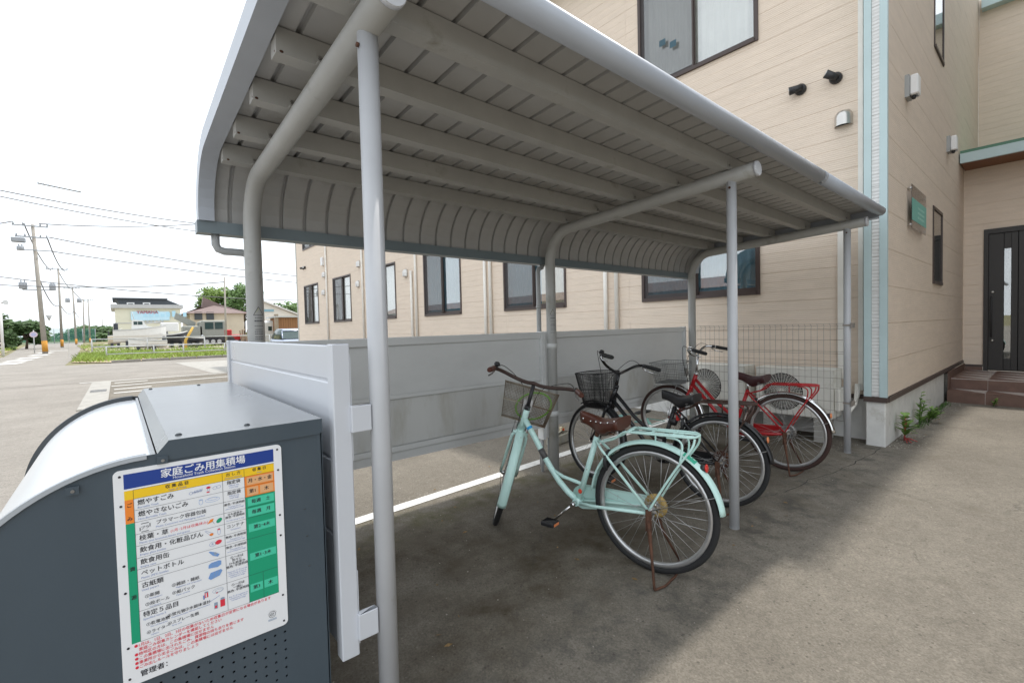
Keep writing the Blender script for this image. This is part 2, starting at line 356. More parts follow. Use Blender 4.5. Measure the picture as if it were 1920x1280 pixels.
for k, y in enumerate((.04,.39,.74,1.09,1.43)):
    z0 = axis_z(y)+.0455; z1 = roof_z(y)-.003
    p_ = MB()
    pr = [(y-.035,z0),(y+.03,z0),(y+.03,z1),(y-.035,z1)]
    p_.prism(pr, 'x', XL+.05, XR-.05).build('purlin', m_purlin, shelter)
    MB().ball((XL+.066+random.uniform(-.006,.01),y-.033,z0+.006), .007, 8, 5, (1.2,.6,.8)).build('rust_spot', m_rust, shelter)
    MB().ball((XL+.0515,y-.025+random.uniform(-.01,.02),z0+.012), .006, 8, 5, (.4,1,1)).build('rust_spot', m_rust, shelter)
    for x in (X1, X2, X3):                                  # fixing clip and bolt at every crossing
        c_ = MB().box(x-.036,x-.008,y-.062,y-.0355,z0-.0015,z0+.0025).box(x-.036,x-.008,y-.0385,y-.0354,z0+.0025,z0+.045).build('purlin_clip', m_purlin, shelter)
        MB().lathe([(.007,0),(.007,.006)], (x-.022,y-.0386,z0+.025), (0,-1,0), 6).build('clip_bolt', m_bolt, c_)
# roof profile
prof = [(-.205, roof_z(-.205)), (.35, roof_z(.35)), (.9, roof_z(.9)), (1.36, roof_z(1.36))]
zc = roof_z(1.36)-.325
for k in range(1, 10):
    t = PI/2*k/9; prof.append((1.36+.372*math.sin(t), zc+.325*math.cos(t)))
prof.append((1.732, zc-.02))
def normals(p):
    out_ = []
    for i in range(len(p)):
        a = Vector(p[max(0,i-1)]); b = Vector(p[min(len(p)-1,i+1)]); d = (b-a).normalized(); out_.append(Vector((-d.y, d.x)))
    return out_
nr = normals(prof)
nr = [n if n.y > 0 or n.x > 0 else -n for n in nr]
NP = 39; PW = (XR-XL)/NP
cs = [(0,.0),(.006,.0),(PW-.022,.0),(PW-.019,.020),(PW-.003,.020),(PW,.0)]
rows_b = [[(x, p[0]+n.x*h, p[1]+n.y*h) for x, h in cs] for p, n in zip(prof, nr)]
rows_t = [[(x, p[0]+n.x*(h+.0015), p[1]+n.y*(h+.0015)) for x, h in cs] for p, n in zip(prof, nr)]
pm = MB().sheet(rows_b, False).sheet(rows_t, False)
pme = pm.mesh('roof_panel', m_roof, Vector((0,.8,0)))
for k in range(NP): placed('roof_panel', pme, shelter, (XL+k*PW, 0, 0))
def strip_profile(off0, off1): return [(p[0]+n.x*off0, p[1]+n.y*off0) for p, n in zip(prof, nr)] + [(p[0]+n.x*off1, p[1]+n.y*off1) for p, n in reversed(list(zip(prof, nr)))]
for x0, x1, nm in ((XL-.03,XL,'end_trim'), (XR,XR+.03,'end_trim')):
    e = MB()
    A = [(p[0]+n.x*(-.035 if x0 < 0 else -.092), p[1]+n.y*(-.035 if x0 < 0 else -.092)) for p, n in zip(prof, nr)]; B = [(p[0]+n.x*.05, p[1]+n.y*.05) for p, n in zip(prof, nr)]
    rows = [[(x0,a[0],a[1]),(x1,a[0],a[1]),(x1,b[0],b[1]),(x0,b[0],b[1])] for a, b in zip(A, B)]
    e.loft(rows, False)
    xi = x1 if x0 < 0 else x0; s_ = .045 if x0 < 0 else -.045       # inner return flange under the sheet edge
    rows = [[(xi,a[0],a[1]),(xi+s_,a[0],a[1]),(xi+s_,a[0]+n.x*.004,a[1]+n.y*.004),(xi,a[0]+n.x*.004,a[1]+n.y*.004)] for a, n in zip(A, nr)]
    e.loft(rows, False).build('end_trim', m_trim, shelter)
# front gutter: rolled lip
gp = []
for k in range(13):
    t = rad(-200+k*20); gp.append((-.215+.046*math.cos(t)*-1, roof_z(-.215)-.022+.046*math.sin(t)))
gut = MB().prism(gp, 'x', XL-.034, .95, True).build('front_gutter', m_trim, shelter)
MB().prism(gp, 'x', .956, XR+.034, True).build('front_gutter', m_trim, shelter)
MB().prism([(a_*1.0-.002*(1 if a_ < -.2 else -1), b2) for a_, b2 in gp], 'x', .93, .975).build('gutter_joint', m_trim, gut)
# rear gutter and drains
MB().box(XL-.036, XR+.036, 1.712, 1.80, zc-.085, zc-.018).build('rear_gutter', m_fascia, shelter)
for x, nm in ((X1-.16, 0), (X2-.045, 1)):
    if nm == 0:
        pts = [(x,1.755,zc-.08),(x,1.755,zc-.14),(x+.012,1.755,zc-.165),(x+.04,1.755,zc-.175),(x+.13,1.755,zc-.175),(x+.155,1.755,zc-.185),(x+.165,1.755,zc-.21),(x+.165,1.755,.06)]
    else:
        pts = [(x+.06,1.74,zc-.08),(x+.05,1.735,zc-.11),(x+.015,1.735,zc-.12),(x,1.735,zc-.15),(x,1.735,.05)]
    d_ = MB().tube(pts, .021, 12).build('drain_pipe', m_pipe, shelter)
    for z in (.42,1.0,1.5): MB().lathe([(.025,0),(.025,.02)], (pts[-1][0],pts[-1][1],z), (0,0,1), 12).build('pipe_clip', m_pipe, d_)
# warning stickers on the rear posts
m_black = M('print_black', (.02,.02,.022), .5, var=0)
m_yel = M('print_yellow', (.62,.60,.12), .5, var=.1)
def text_mb(body, size, at, ux, uy, bold=0., align='CENTER', mb=None, stretch=1., space=1.):
    """letters as flat geometry in the plane spanned by ux (reading direction) and uy (up)"""
    c = bpy.data.curves.new('lettering', 'FONT'); c.body = body; c.size = size; c.align_x = align; c.resolution_u = 3; c.space_character = space
    o = bpy.data.objects.new('lettering', c); COL.objects.link(o)
    dg = bpy.context.evaluated_depsgraph_get(); me = bpy.data.meshes.new_from_object(o.evaluated_get(dg))
    at, ux, uy = Vector(at), Vector(ux), Vector(uy); mb = mb or MB()
    for dx, dy in (((0,0),) if not bold else ((-bold,0),(bold,0),(0,bold))):
        nn = ux.cross(uy)*(.00002*(dx+bold)/bold if bold and size < .1 else 0)
        mb.add([at+nn+ux*(v.co.x*stretch+dx)+uy*(v.co.y+dy) for v in me.vertices], [tuple(p.vertices) for p in me.polygons])
    bpy.data.objects.remove(o); bpy.data.curves.remove(c); bpy.data.meshes.remove(me)
    return mb
def wrap(mb, x, y, r, a0):              # bend flat print (local x = arc, local z = height) round a post
    def f(p):
        a = a0 + p.x/r; return Vector((x+math.cos(a)*(r+p.y), y+math.sin(a)*(r+p.y), p.z))
    return mb.xf(f)
for x in (X1, X2):
    dir_ = math.atan2(CAM.y-DY, CAM.x-x)+.35
    st = MB()
    for i in range(3):
        pa = [(-.026,1.435),(.026,1.435),(0,1.482)]
        p0, p1 = Vector(pa[i]), Vector(pa[(i+1) % 3]); 
        for k in range(5):
            q0 = p0.lerp(p1, k/5); q1 = p0.lerp(p1, (k+1)/5); d = (q1-q0).normalized()*.0016; n = Vector((-d.y, d.x))
            st.add([(v.x,.0008,v.y) for v in (q0-n,q1-n,q1+n,q0+n)], [(0,1,2,3)])
    for k, (z, wd) in enumerate(((1.418,.04),(1.398,.045),(1.372,.046),(1.352,.04),(1.340,.046),(1.328,.046),(1.310,.044),(1.298,.046),(1.272,.046))):
        for j in range(5):
            xx = -wd/2+wd*j/5; st.add([(xx+.001,.0008,z),(xx+wd/5-.0015,.0008,z),(xx+wd/5-.0015,.0008,z+(.009 if k in (1,) else .004)),(xx+.001,.0008,z+(.009 if k in (1,) else .004))], [(0,1,2,3)])
    wrap(st, x, DY, .0445, dir_).build('warning_print', M('faded_print', (.10,.10,.11), .6, var=.4, scale=200), shelter)
    yl = MB().add([(-.021,.0006,1.4385),(.021,.0006,1.4385),(.0105,.0006,1.457),(0,.0006,1.4765),(-.0105,.0006,1.457)], [(0,1,2,3,4)])
    wrap(yl, x, DY, .0445, dir_).build('warning_print', M('faded_yellow', (.42,.42,.25), .6, var=.2), shelter)

# ------------------------------------------------------------------ white end screen beside the bin
scr = thing('end_screen', (-2.5,.8,0), 'white steel screen panel bolted to shelter post beside the waste bin', 'screen panel')
for z0, z1 in ((.385,.72),(.727,.95),(.957,1.183),(1.190,1.293)):
    MB().bbox(-2.517,-2.488,.044,1.640,z0,z1,.004).build('panel_board', m_panelw, scr)
MB().box(-2.512,-2.492,.045,1.639,.40,1.285).build('panel_core', m_panelw, scr)
MB().bbox(-2.527,-2.475,.0,.0435,.368,1.297,.003).build('frame_post', m_panelw, scr)
MB().bbox(-2.527,-2.475,1.6405,1.69,.368,1.297,.003).build('frame_post', m_panelw, scr)
for z in (.44,1.06,): MB().bbox(-2.480,-2.478+.058,-.013,.012,z-.024,z+.024+(.03 if z > 1 else .03),.002).build('bracket', m_panelw, scr)
for z in (.36,1.0): MB().box(-2.476,-2.472,.004,.03,max(z-.05,.40),z+.26).build('bracket_plate', m_panelw, scr)

# ------------------------------------------------------------------ grey screen fence behind the bicycles
fence = thing('screen_fence', (0,1.7,0), 'long grey steel panel fence along the back of the shelter', 'fence')
for x0, x1 in ((-2.43,-.085),(.045,2.40)):
    MB().bbox(x0,x1,1.675,1.735,1.222,1.280,.004).build('top_rail', m_panelg, fence)
    MB().box(x0+.001,x1-.001,1.700,1.712,.872,1.2225).build('panel_board', m_panelg, fence)
    MB().bbox(x0,x1,1.688,1.722,.842,.8725,.003).build('middle_rail', m_panelg, fence)
    MB().box(x0+.001,x1-.001,1.702,1.714,.508,.8425).build('panel_board', m_panelg2, fence)
    MB().bbox(x0,x1,1.680,1.73,.468,.5085,.003).build('lower_rail', m_panelg, fence)
    MB().box(x0+.002,x1-.002,1.696,1.712,.405,.4675).build('bottom_channel', m_panelg, fence)
for x in (-.066,.026,2.42):
    MB().bbox(x-.018,x+.018,1.668,1.742,.30 if abs(x) < 1 else -.05,1.284,.003).build('fence_post', m_panelg, fence)
    MB().tube([(x,1.71,-.05),(x,1.71,.34)], .014, 10).build('post_foot', m_pipe, fence)
MB().lathe([(.0475,0),(.0475,.045)], (X2,DY,1.13), (0,0,1), 24).build('clamp', m_panelg, fence)
MB().lathe([(.0475,0),(.0475,.045)], (X2,DY,.52), (0,0,1), 24).build('clamp', m_panelg, fence)
# ------------------------------------------------------------------ household waste station bin with its notice
m_slate = M('bin_slate', (.060,.083,.104), .42, var=.07, scale=3, bump=.04, bscale=300, stain=(.085,.105,.122), stain_scale=2.2, stain_pos=(.5,.8), stretch=(1,1,.4))
m_slate2 = M('bin_edge', (.055,.062,.068), .5, var=.1)
m_bintop = M('bin_top', (.26,.27,.28), .25, var=.03, scale=2)
m_shut = M('bin_shutter', (.84,.86,.88), .22, var=.02, scale=2, metal=.05)
m_dark = M('dark_inside', (.012,.012,.013), .9, var=0)
bin_ = thing('waste_bin', (-2.93,.74,0), 'dark slate household waste bin with silver curved shutter and posted collection notice', 'waste bin')
BY0, BY1 = .013, 1.42
arc = [(-2.95-.36*math.sin(rad(a)), .70+.36*math.cos(rad(a))) for a in range(0, 91, 6)]
# perforated lower part: one octagonal hole per cell
hx0, hx1 = -2.958, -2.662; PIT = .0245
ncol = 12; hx0 = -2.6745-PIT*(ncol-.5); hx1 = -2.6745+PIT*.5
nrow = 12; hz1 = .5218+PIT*.5; hz0 = hz1-PIT*nrow
Yf = BY0
def xzbox(mb, x0, x1, z0, z1): mb.add([(x0,Yf,z0),(x1,Yf,z0),(x1,Yf,z1),(x0,Yf,z1)], [(0,1,2,3)])
side = MB()
xzbox(side, hx1, -2.56, .05, 1.06); xzbox(side, hx0, hx1, hz1, 1.06); xzbox(side, hx0, hx1, .05, hz0)
poly = [(-2.56,1.03),(-2.56,1.03)]
# left part of the side plate with the round front
lp = [(hx0,1.06)]+[p for p in arc if p[0] < hx0-.004]
for p, q in zip(lp[:-1], lp[1:]): side.add([(q[0],Yf,.05),(p[0],Yf,.05),(p[0],Yf,p[1]),(q[0],Yf,q[1])], [(0,1,2,3)])
sp_ = side.build('side_plate', m_slate, bin_)
per = MB()
for i in range(ncol):
    for j in range(nrow):
        cx = hx0+PIT*(i+.5); cz = hz0+PIT*(j+.5); h = PIT/2; r = .0033
        sq = [(h,0),(h,h),(0,h),(-h,h),(-h,0),(-h,-h),(0,-h),(h,-h)]
        vs = [(cx+a,Yf,cz+b) for a,b in sq]+[(cx+r*math.cos(PI/4*k),Yf,cz+r*math.sin(PI/4*k)) for k in range(8)]+[(cx+r*math.cos(PI/4*k),Yf+.003,cz+r*math.sin(PI/4*k)) for k in range(8)]
        per.add(vs, [(k,(k+1) % 8,8+(k+1) % 8,8+k) for k in range(8)]+[(8+k,8+(k+1) % 8,16+(k+1) % 8,16+k) for k in range(8)])
per.build('perforated_plate', m_slate, bin_)
inner = [(-2.563,.05),(-2.563,1.08),(-2.92,1.05)]+[(-2.95-.335*math.sin(rad(a)), .70+.335*math.cos(rad(a))) for a in range(0, 91, 10)]+[(-3.285,.05)]
MB().prism(inner, 'y', BY0+.03, BY1-.03).build('inner_box', m_dark, bin_)
# hood: top plate with folded front lip
hood = [(-2.560,1.088),(-2.908,1.088),(-2.928,1.062),(-2.928,1.055),(-2.905,1.083),(-2.560,1.083)]
MB().add([(-2.558,BY0-.004,1.088),(-2.908,BY0-.004,1.088),(-2.908,BY1+.004,1.088),(-2.558,BY1+.004,1.088)], [(0,3,2,1)]).build('top_plate', m_bintop, bin_)
MB().add([(-2.9081,BY0-.004,1.0879),(-2.930,BY0-.004,1.058),(-2.930,BY1+.004,1.058),(-2.9081,BY1+.004,1.0879)], [(0,3,2,1)]).build('top_lip', m_bintop, bin_)
MB().add([(-2.558,BY0-.005,1.088),(-2.558,BY0-.005,1.052),(-2.566,BY0-.005,1.046),(-2.905,BY0-.005,1.042),(-2.931,BY0-.005,1.046),(-2.931,BY0-.005,1.060),(-2.908,BY0-.005,1.088)], [(0,6,5,4,3,2,1)]).build('hood_flange', m_slate, bin_)
MB().box(-2.563,-2.558,BY0,BY1,.05,1.082).build('back_plate', m_slate, bin_)
# shutter and the two rim edges
def arcpts(r, a0=0, a1=90, n=24, zc=.70, xc=-2.95): return [(xc-r*math.sin(rad(a0+(a1-a0)*k/n)), zc+r*math.cos(rad(a0+(a1-a0)*k/n))) for k in range(n+1)]
sh = MB().sheet([[(x,BY0+.012,z),(x,BY1-.03,z)] for x, z in [(-2.93,1.041)]+arcpts(.343)+[(-3.293,.3)]], True).build('shutter', m_shut, bin_)
MB().sheet([[(x+.0,BY0+.012,z+.001),(x,BY0+.024,z+.0145)] for x, z in arcpts(.345)], True).build('shutter_lip', m_bintop, sh)
MB().box(-2.940,-2.932,BY0+.02,BY1-.03,1.038,1.052).build('shutter_seal', m_bintop, sh)
o_ = arcpts(.3605); i_ = arcpts(.3345)
MB().loft([[(p[0],BY1-.03,p[1]),(p[0],BY1-.002,p[1]),(q[0],BY1-.002,q[1]),(q[0],BY1-.03,q[1])] for p, q in zip(o_, i_)], False).build('rim', m_slate2, bin_)
o2 = arcpts(.3615); i2 = arcpts(.352)
MB().loft([[(p[0],BY0-.006,p[1]),(p[0],BY0+.010,p[1]),(q[0],BY0+.010,q[1]),(q[0],BY0-.006,q[1])] for p, q in zip(o2, i2)], False).build('rim', M('bin_rim', (.42,.45,.48), .35, var=.03), bin_)
MB().box(-3.31,-2.56,BY1-.012,BY1,.05,.70).build('far_plate', m_slate, bin_)
MB().prism([(-2.56,.70)]+[(-2.56,1.08),(-2.93,1.055)]+arcpts(.359), 'y', BY1-.0125, BY1-.001).build('far_plate', m_slate2, bin_)
MB().box(-3.29,-2.58,BY0+.02,BY1-.02,.0,.052).build('plinth', m_slate2, bin_)
for x, y in ((-2.885,.06),(-2.735,.065),(-2.885,1.36),(-2.70,1.36)):
    MB().lathe([(.0075,0),(.0075,.0015),(.004,.0045)], (x,y,1.088), (0,0,1), 10).build('rivet', m_slate2, bin_)
for x, z in ((-2.921,1.046),(-3.075,1.012)):
    MB().box(x-.011,x+.010,BY0-.009,BY0-.0055,z-.010,z+.007).build('hinge_tab', m_slate, bin_)
    MB().lathe([(.0035,0),(.0035,.003)], (x,BY0-.009,z-.002), (0,-1,0), 8).build('hinge_bolt', m_bolt, bin_)
for x, z in ((-2.612,.842),(-2.608,.765),(-2.605,.68)):
    MB().ball((x,BY0-.0006,z), .0035, 8, 4, (1,.35,.6)).build('dent_mark', m_slate2, bin_)
# --- notice board
def P_(name, c, r=.45): return M(name, c, r, var=.0, scale=20, coat=.0)
p_white = P_('notice_white', (.86,.87,.89)); p_blue = P_('notice_blue', lin(26,62,146)); p_yel = P_('notice_yellow', lin(250,205,30))
p_or = P_('notice_orange', lin(248,140,48)); p_or2 = P_('notice_peach', lin(232,178,128)); p_gr = P_('notice_green', lin(12,160,118))
p_gr2 = P_('notice_mint', lin(72,205,168)); p_red = P_('notice_red', lin(226,52,72)); p_blk = P_('notice_black', (.022,.022,.03)); p_lb = P_('notice_sky', lin(120,160,215))
p_gy = P_('notice_grey', lin(150,165,185)); p_bt = P_('notice_textblue', lin(120,140,190))
SX0, SX1, SZ0, SZ1 = -3.0105, -2.6670, .5440, 1.0350
YS = BY0-.0045
def rr(x0, x1, z0, z1, r, n=6):
    pts = []
    for cx, cz, a0 in ((x1-r,z0+r,-90),(x1-r,z1-r,0),(x0+r,z1-r,90),(x0+r,z0+r,180)):
        for k in range(n+1):
            t = rad(a0+90*k/n); pts.append((cx+r*math.cos(t), cz+r*math.sin(t)))
    return pts
board = MB().prism(rr(SX0,SX1,SZ0,SZ1,.012), 'y', YS, BY0-.0008).build('notice_board', p_white, bin_, label='white collection notice with blue heading and coloured timetable')
LAY = {}
def lay(mat_key, lvl=1): return LAY.setdefault((mat_key, lvl), MB())
def rect(mk, x0, x1, z0, z1, lvl=1):
    y = YS-.00025*lvl; lay(mk, lvl).add([(x0,y,z0),(x1,y,z0),(x1,y,z1),(x0,y,z1)], [(0,1,2,3)])
def txt(mk, body, x, z, size, bold=0., align='LEFT', stretch=1., lvl=3, space=1.):
    text_mb(body, size, (x,YS-.00025*lvl,z), (1,0,0), (0,0,1), bold, align, lay(mk, lvl), stretch, space)
def poly(mk, pts, lvl=3): lay(mk, lvl).add([(a,YS-.00025*lvl,b) for a, b in pts], [tuple(range(len(pts)))])
def ell(mk, cx, cz, a, b, lvl=3, n=14, rot=0): 
    poly(mk, [(cx+a*math.cos(2*PI*k/n)*math.cos(rot)-b*math.sin(2*PI*k/n)*math.sin(rot), cz+a*math.cos(2*PI*k/n)*math.sin(rot)+b*math.sin(2*PI*k/n)*math.cos(rot)) for k in range(n)], lvl)
def ring(mk, cx, cz, a, b, t=.0006, lvl=3, n=18, a0=0, a1=360):
    y = YS-.00025*lvl
    for k in range(n):
        t0, t1 = rad(a0+(a1-a0)*k/n), rad(a0+(a1-a0)*(k+1)/n)
        lay(mk, lvl).add([(cx+(a-t)*math.cos(t0),y,cz+(b-t)*math.sin(t0)),(cx+a*math.cos(t0),y,cz+b*math.sin(t0)),(cx+a*math.cos(t1),y,cz+b*math.sin(t1)),(cx+(a-t)*math.cos(t1),y,cz+(b-t)*math.sin(t1))], [(0,1,2,3)])
def seg(mk, x0, z0, x1, z1, t=.0005, lvl=3):
    d = Vector((x1-x0, z1-z0)); n = Vector((-d.y, d.x)).normalized()*t
    poly(mk, [(x0-n.x,z0-n.y),(x1-n.x,z1-n.y),(x1+n.x,z1+n.y),(x0+n.x,z0+n.y)], lvl)
C0, C1, C2, C3, C4 = -2.9925, -2.9768, -2.8045, -2.7565, -2.6865
ROWS = [.9667,.9400,.9128,.8850,.8577,.8300,.8040,.7760,.7080,.6385]
rect('blue', C0, C4, .9918, 1.0252)
txt('white', '家庭ごみ用集積場', -2.8395, 1.0045, .0218, .0005, 'CENTER', lvl=2)
txt('white', 'Household Trash Collection Station', -2.8395, .9960, .0088, .00005, 'CENTER', lvl=2)
rect('yellow', C0, C4, .9667, .9876)
txt('black', '収 集 品 目', -2.896, .9770, .0095, .0002, 'CENTER'); txt('textblue', 'Type of Trash', -2.896, .9698, .0062, 0, 'CENTER')
txt('black', '出 し 方', -2.7805, .9772, .0092, .0001, 'CENTER'); txt('textblue', '(Disposal Method)', -2.7805, .9702, .0050, 0, 'CENTER')
txt('black', '収 集 日', -2.7215, .9772, .0092, .0002, 'CENTER'); txt('textblue', 'When', -2.7215, .9702, .0050, 0, 'CENTER')
rect('orange', C0, C1, .9128, .9667); rect('green', C0, C1, .6385, .9128)
rect('orange', C3, C4, .9128, .9667); rect('green', C3, C4, .6385, .9128)
txt('black', 'ご', -2.9846, .9505, .0105, .0002, 'CENTER'); txt('black', 'み', -2.9846, .9200, .0105, .0002, 'CENTER')
txt('black', '資', -2.9846, .8050, .0105, .0002, 'CENTER'); txt('black', '源', -2.9846, .7400, .0105, .0002, 'CENTER')
for x in (C1, C2, C3): seg('black', x, .6385, x, .9876, .00035, 2)
for z in ROWS[1:-1]: seg('black', C1, z, C3, z, .0003, 2)
for z in (.9876, .9667, .6385): seg('black', C1, z, C4, z, .0003, 2)
for z in (.9400,.9128,.8850,.8577,.8030,.7080): seg('black', C3, z, C4, z, .0003, 2)
seg('black', -2.7225, .6385, -2.7225, .7080, .0003, 2)
rect('peach', -2.7515, -2.6900, .9430, .9632, 2); rect('peach', -2.7515, -2.7255, .9155, .9370, 2); rect('peach', -2.7215, -2.6900, .9155, .9370, 2)
for z0, z1 in ((.8882,.9092),(.8602,.8822),(.8205,.8415),(.7455,.7650)): rect('mint', -2.7512, -2.6895, z0, z1, 2)
rect('mint', -2.7530, -2.7240, .6630, .6840, 2); rect('mint', -2.7205, -2.6885, .6630, .6840, 2)
for s_, x, z in (('月・水・金',-2.7205,.9500),('第1',-2.7385,.9225),('木',-2.7060,.9225),('毎週　土',-2.7205,.8950),('毎週　月',-2.7205,.8675),('第2･4木',-2.7205,.8275),('第1･3木',-2.7205,.7520),('第3',-2.7385,.6700),('木',-2.7060,.6700)):
    txt('black', s_, x, z, .0112, .0003, 'CENTER')
items = [('燃やすごみ','Burnable Trash'),('燃やさないごみ','Non-Burnable Trash'),(None,None),('枝葉・草','Plants (incl branches,leaves and grass)'),('飲食用・化粧品びん','Empty glass bottles'),('飲食用缶','Empty cans'),('ペットボトル','Plastic (PET) bottles')]
for k, (a, e) in enumerate(items):
    zt = ROWS[k]
    if a is None:
        txt('black', 'プラマーク容器包装', -2.9395, zt-.0145, .0110, .0001); txt('textblue', 'Plastic Containers and Packaging marked', -2.9395, zt-.0225, .0058)
        for (x0,z0,x1,z1) in ((-2.966,zt-.006,-2.952,zt-.006),(-2.950,zt-.008,-2.950,zt-.016),(-2.953,zt-.0245,-2.966,zt-.0245),(-2.968,zt-.022,-2.968,zt-.014)): seg('black', x0, z0, x1, z1, .0007)
        txt('black', 'プラ', -2.959, zt-.0185, .0080, .0001, 'CENTER')
    else:
        txt('black', a, -2.9705, zt-.0150, .0135, .0002); txt('textblue', e, -2.9705, zt-.0232, .0062)
txt('red', '(1月･2月は収集休み)', -2.9130, ROWS[3]-.0140, .0082)
txt('black', '古紙類', -2.9705, ROWS[7]-.0155, .0135, .0002); txt('textblue', 'Used papers', -2.9705, ROWS[7]-.0235, .0062)
for s_, e, x, z in (('①新聞','Newspapers',-2.966,.7345),('②雑誌・雑紙','Magazines and scrap paper',-2.916,.7410),('③段ボール','Cardboard',-2.966,.7155),('④紙パック','Paper cartons',-2.916,.7225)):
    txt('black', s_, x, z, .0092, .0001); txt('textblue', e, x+.008, z-.0058, .0048)
txt('black', '特定５品目', -2.9705, ROWS[8]-.0155, .0135, .0002); txt('textblue', 'Specified items 5', -2.9705, ROWS[8]-.0235, .0062)
for s_, e, x, z in (('①乾電池類','Dry cell batteries',-2.966,.6690),('②蛍光管','Fluorescent tubes',-2.927,.6730),('③水銀体温計','Mercury thermometers',-2.893,.6735),('④ライター','Lighters',-2.966,.6500),('⑤スプレー缶類','Spray cans',-2.927,.6540)):
    txt('black', s_, x, z, .0088, .0001); txt('textblue', e, x+.008, z-.0056, .0045)
for k in range(2): 
    txt('black', '指定袋', -2.7805, ROWS[k]-.0105, .0100, .0002, 'CENTER'); txt('textblue', 'Official city\ntrash bags', -2.7805, ROWS[k]-.0165, .0050, 0, 'CENTER')
txt('black', 'コンテナ', -2.7805, ROWS[4]-.0125, .0100, .0001, 'CENTER'); txt('textblue', 'Containers', -2.7805, ROWS[4]-.0195, .0050, 0, 'CENTER')
for k in (2,5,6): txt('black', '無色･半透明袋', -2.7805, ROWS[k]-.0100, .0070, .0001, 'CENTER'); txt('textblue', 'Transparent or\nsemi-transparent bags', -2.7805, ROWS[k]-.0160, .0046, 0, 'CENTER')
txt('black', 'ひも結束か\n無色･半透明袋', -2.7805, ROWS[3]-.0080, .0066, .0001, 'CENTER'); txt('textblue', 'Tie with string or bags', -2.7805, ROWS[3]-.0225, .0044, 0, 'CENTER')
txt('black', '①～④は\n別々に\nひも結束か\n無色･半透明袋', -2.7805, ROWS[7]-.0100, .0074, .0001, 'CENTER'); txt('textblue', 'Separate ①-④ and tie\nwith string or put in\ntransparent or semi-\ntransparent bags', -2.7805, .7320, .0048, 0, 'CENTER')
txt('black', '①～⑤は\n一緒に\n無色･半透明袋', -2.7805, ROWS[8]-.0120, .0074, .0001, 'CENTER'); txt('textblue', 'Put ①-⑤ together in\ntransparent or semi-\ntransparent bags', -2.7805, .6680, .0048, 0, 'CENTER')
# little pictures
zt = ROWS[0]
seg('textblue', -2.868, zt-.0135, -2.847, zt-.0120, .0005)
for k in range(6): seg('textblue', -2.864+k*.0030, zt-.0165+k*.0003, -2.862+k*.0030, zt-.0090+k*.0003, .0004)
ring('textblue', -2.870, zt-.0140, .004, .0035); ell('red', -2.8345, zt-.0085, .0045, .0028); ell('red', -2.8355, zt-.0195, .0036, .0015); ring('textblue', -2.8345, zt-.0135, .0026, .0048)
for cx in (-2.821,-2.813): ring('textblue', cx, zt-.0125+.001*(cx > -2.82), .0048, .0038)
zt = ROWS[1]
ring('sky', -2.851, zt-.0140, .0042, .0065); ring('sky', -2.851, zt-.0085, .0042, .0014); ring('sky', -2.827, zt-.0135, .0155, .0058); ring('sky', -2.827, zt-.0115, .0105, .0035)
zt = ROWS[3]
poly('orange', [(-2.840,zt-.017),(-2.834,zt-.007),(-2.826,zt-.006),(-2.829,zt-.013)]); seg('black', -2.829, zt-.013, -2.825, zt-.020, .0003)
ell('green', -2.815, zt-.0140, .0072, .0048, rot=.7)
zt = ROWS[4]
poly('white', [(-2.846,zt-.005),(-2.8445,zt-.004),(-2.838,zt-.010),(-2.828,zt-.016),(-2.832,zt-.0215),(-2.840,zt-.0150)], 2); seg('textblue', -2.846, zt-.005, -2.832, zt-.0215, .0003); seg('textblue', -2.8445, zt-.004, -2.828, zt-.016, .0003); ell('orange', -2.8325, zt-.0170, .0042, .0032)
ring('textblue', -2.8165, zt-.0140, .0034, .0085); rect('red', -2.8195, -2.8140, zt-.0100, zt-.0070, 4)
zt = ROWS[5]
ring('textblue', -2.831, zt-.0140, .0068, .0060); ell('red', -2.8185, zt-.0125, .0072, .0052, rot=.3); txt('textblue', 'R', -2.831, zt-.017, .008, 0, 'CENTER')
zt = ROWS[6]
poly('sky', [(-2.840,zt-.005),(-2.837,zt-.0045),(-2.828,zt-.009),(-2.8175,zt-.017),(-2.821,zt-.0225),(-2.832,zt-.0165)]); poly('grey', [(-2.830,zt-.011),(-2.826,zt-.0095),(-2.8215,zt-.014),(-2.8265,zt-.0175)], 4)
poly('sky', [(-2.842,.7585),(-2.841,.7665),(-2.835,.7705),(-2.819,.7715),(-2.8145,.7690),(-2.8150,.7600),(-2.822,.7560)]); ring('grey', -2.828, .7640, .006, .0045, lvl=4)
poly('sky', [(-2.843,.7335),(-2.838,.7460),(-2.816,.7485),(-2.8130,.7440),(-2.819,.7335),(-2.838,.7290)]); seg('grey', -2.833, .7300, -2.828, .7470, .0004, 4); seg('grey', -2.825, .7320, -2.821, .7480, .0004, 4)
rect('red', -2.852, -2.845, .6890, .7010, 3); rect('textblue', -2.8555, -2.852, .6860, .6960, 3); rect('white', -2.8500, -2.8480, .6900, .7000, 4); ell('grey', -2.8485, .7022, .0042, .0018)
ring('grey', -2.824, .6975, .0120, .0058); ring('grey', -2.822, .6965, .0085, .0035); ell('red', -2.8265, .6920, .0022, .0014)
rect('red', -2.8205, -2.8105, .6535, .6710, 3); ell('grey', -2.8155, .6735, .0046, .0032); rect('grey', -2.8335, -2.8260, .6530, .6690, 3); rect('red', -2.8320, -2.8275, .6550, .6610, 4); seg('textblue', -2.843, .6750, -2.821, .6835, .0004)
notes = ['●1月は、1日、2日、3日の収集がないため収集日が変更になる場合があります','　家庭ごみ収集カレンダーを確認してください','●他地区の方は、この集積場に出せません','●この集積場に出されたごみ、資源物の持ち去りを禁じます','●事業所から出るごみは、この集積場には出せません','●ごみ出しルールを守りましょう']
